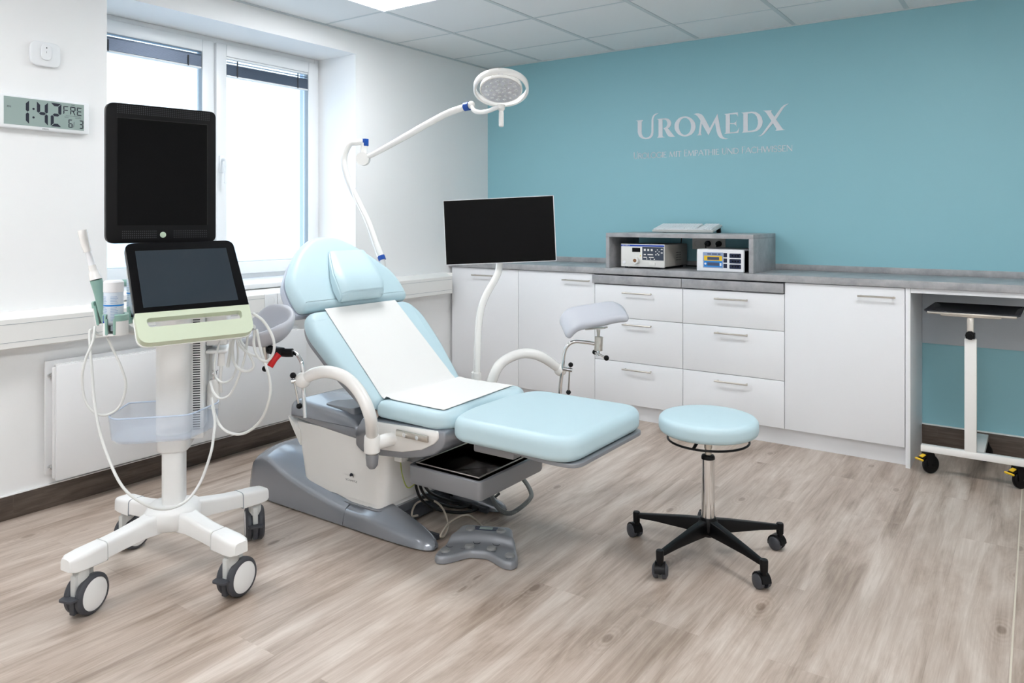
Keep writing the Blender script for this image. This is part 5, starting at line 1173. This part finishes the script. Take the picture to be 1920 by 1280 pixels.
# probe standing in the left cup with its cable
b = nb(); pt_ = thing('ultrasound_probe', 'long slim white ultrasound probe with green grip in the cart holder', 'ultrasound probe', at(200, 620, 2.60))
tube(b, [at(201, 612, 2.6), at(194, 580, 2.58), at(187, 550, 2.57), at(180, 524, 2.56)], .018, 18, 6, radii=[.013, .0175, .0175, .0195]); obj('grip', b, 'teagreen', pt_)
b = nb(); tube(b, [at(180, 524, 2.56), at(177, 513, 2.56), at(175.5, 506, 2.558)], .018, 18, 4, radii=[.0198, .0175, .0125]); cyl(b, at(175.5, 508, 2.558), at(172, 497, 2.556), .0128, .0118, seg=22); obj('collar', b, 'cream', pt_)
b = nb(); tube(b, [at(173, 500, 2.556), at(168, 482, 2.555), at(162, 462, 2.55)], .0098, 18, 4); obj('shaft', b, 'white', pt_)
b = nb(); tube(b, [at(164.5, 472, 2.552), at(160, 458, 2.55), at(155.5, 438, 2.545), at(154, 431, 2.544)], .012, 18, 5, radii=[.0115, .0135, .0145, .0135]); obj('probe_tip', b, 'cream', pt_, angle=50)
b = nb(); tube(b, [at(201, 612, 2.6), at(188, 622, 2.58), at(178, 618, 2.56), at(170, 625, 2.55)], .004, 8)
b.free()
obj('cable', tube(nb(), [at(201, 622, 2.60), at(186, 628, 2.58), at(172, 618, 2.56), at(168, 630, 2.55), at(172, 690, 2.52), at(178, 760, 2.48), at(193, 830, 2.45), at(225, 905, 2.42), at(262, 940, 2.42), at(303, 954, 2.46), at(345, 942, 2.52), at(375, 905, 2.56), at(395, 850, 2.58), at(401, 815, 2.60)], .0048, 10), 'cable', pt_)
obj('cable_stub', tube(nb(), [at(401, 815, 2.60), at(403, 790, 2.62), at(398, 760, 2.64)], .0048, 8), 'cable', pt_)
tag(obj('cable_loop', tube(nb(), [at(201, 632, 2.50), at(212, 655, 2.50), at(228, 690, 2.50), at(236, 725, 2.50), at(222, 765, 2.50), at(190, 778, 2.50), at(163, 757, 2.50), at(154, 715, 2.50), at(160, 675, 2.50), at(174, 640, 2.53), at(178, 612, 2.56)], .0042, 10), 'cable', loc=at(200, 640, 2.5)), 'grey cable loop hanging under the left bottle holder of the cart', 'cable')
# cables hanging on the right side of the panel
def hang(pts, r, label): return tag(obj('probe_cable', tube(nb(), [at(*p) for p in pts], r, 10), 'cable', loc=at(*pts[0])), label, 'cable')
hk = nb(); tube(hk, [at(420, 625, 2.62), at(440, 628, 2.60), at(462, 622, 2.58), at(476, 612, 2.56)], .008, 10, 6); box(hk, -.03, .04, -.012, .012, -.012, .012, .003, 2, Matrix.Translation(at(436, 626, 2.63))); obj('cable_hook', hk, 'cartg', cart)
hang([(440, 628, 2.60), (452, 650, 2.58), (468, 663, 2.57), (483, 668, 2.56), (500, 680, 2.56)][:4], .0045, 'short grey cable drooping to the right under the touch panel')
hang([(474, 587, 2.54), (495, 603, 2.54), (512, 634, 2.54), (513, 660, 2.54), (500, 677, 2.54), (484, 668, 2.54), (476, 645, 2.55), (478, 618, 2.56)], .0048, 'grey cable making the rightmost loop in front of the near leg cup')
hang([(481, 617, 2.56), (490, 660, 2.55), (503, 700, 2.54), (507, 735, 2.54), (496, 775, 2.56), (475, 802, 2.58), (448, 814, 2.60), (420, 805, 2.62), (404, 780, 2.64), (397, 745, 2.66)], .0048, 'long grey cable sweeping from the panel down below the clear bin level')
hang([(440, 628, 2.60), (436, 655, 2.59), (442, 685, 2.59), (462, 696, 2.59), (476, 686, 2.59), (468, 665, 2.59), (455, 645, 2.60), (444, 630, 2.60)], .0048, 'grey cable making a small round loop below the panel corner')
hang([(434, 628, 2.61), (432, 655, 2.61), (427, 688, 2.61)], .006, 'thick straight cable end hanging behind the cable loops')
hang([(465, 622, 2.58), (460, 665, 2.59), (448, 705, 2.60), (432, 738, 2.62), (414, 747, 2.63), (400, 735, 2.64), (394, 715, 2.66)], .0042, 'grey cable hanging in a wide curve left of the long cable')
hang([(444, 630, 2.60), (446, 670, 2.61), (438, 705, 2.62), (420, 717, 2.63), (406, 708, 2.64), (402, 685, 2.66), (408, 655, 2.68), (416, 630, 2.66)], .0038, 'thin grey cable bowing left behind the loops at the panel')
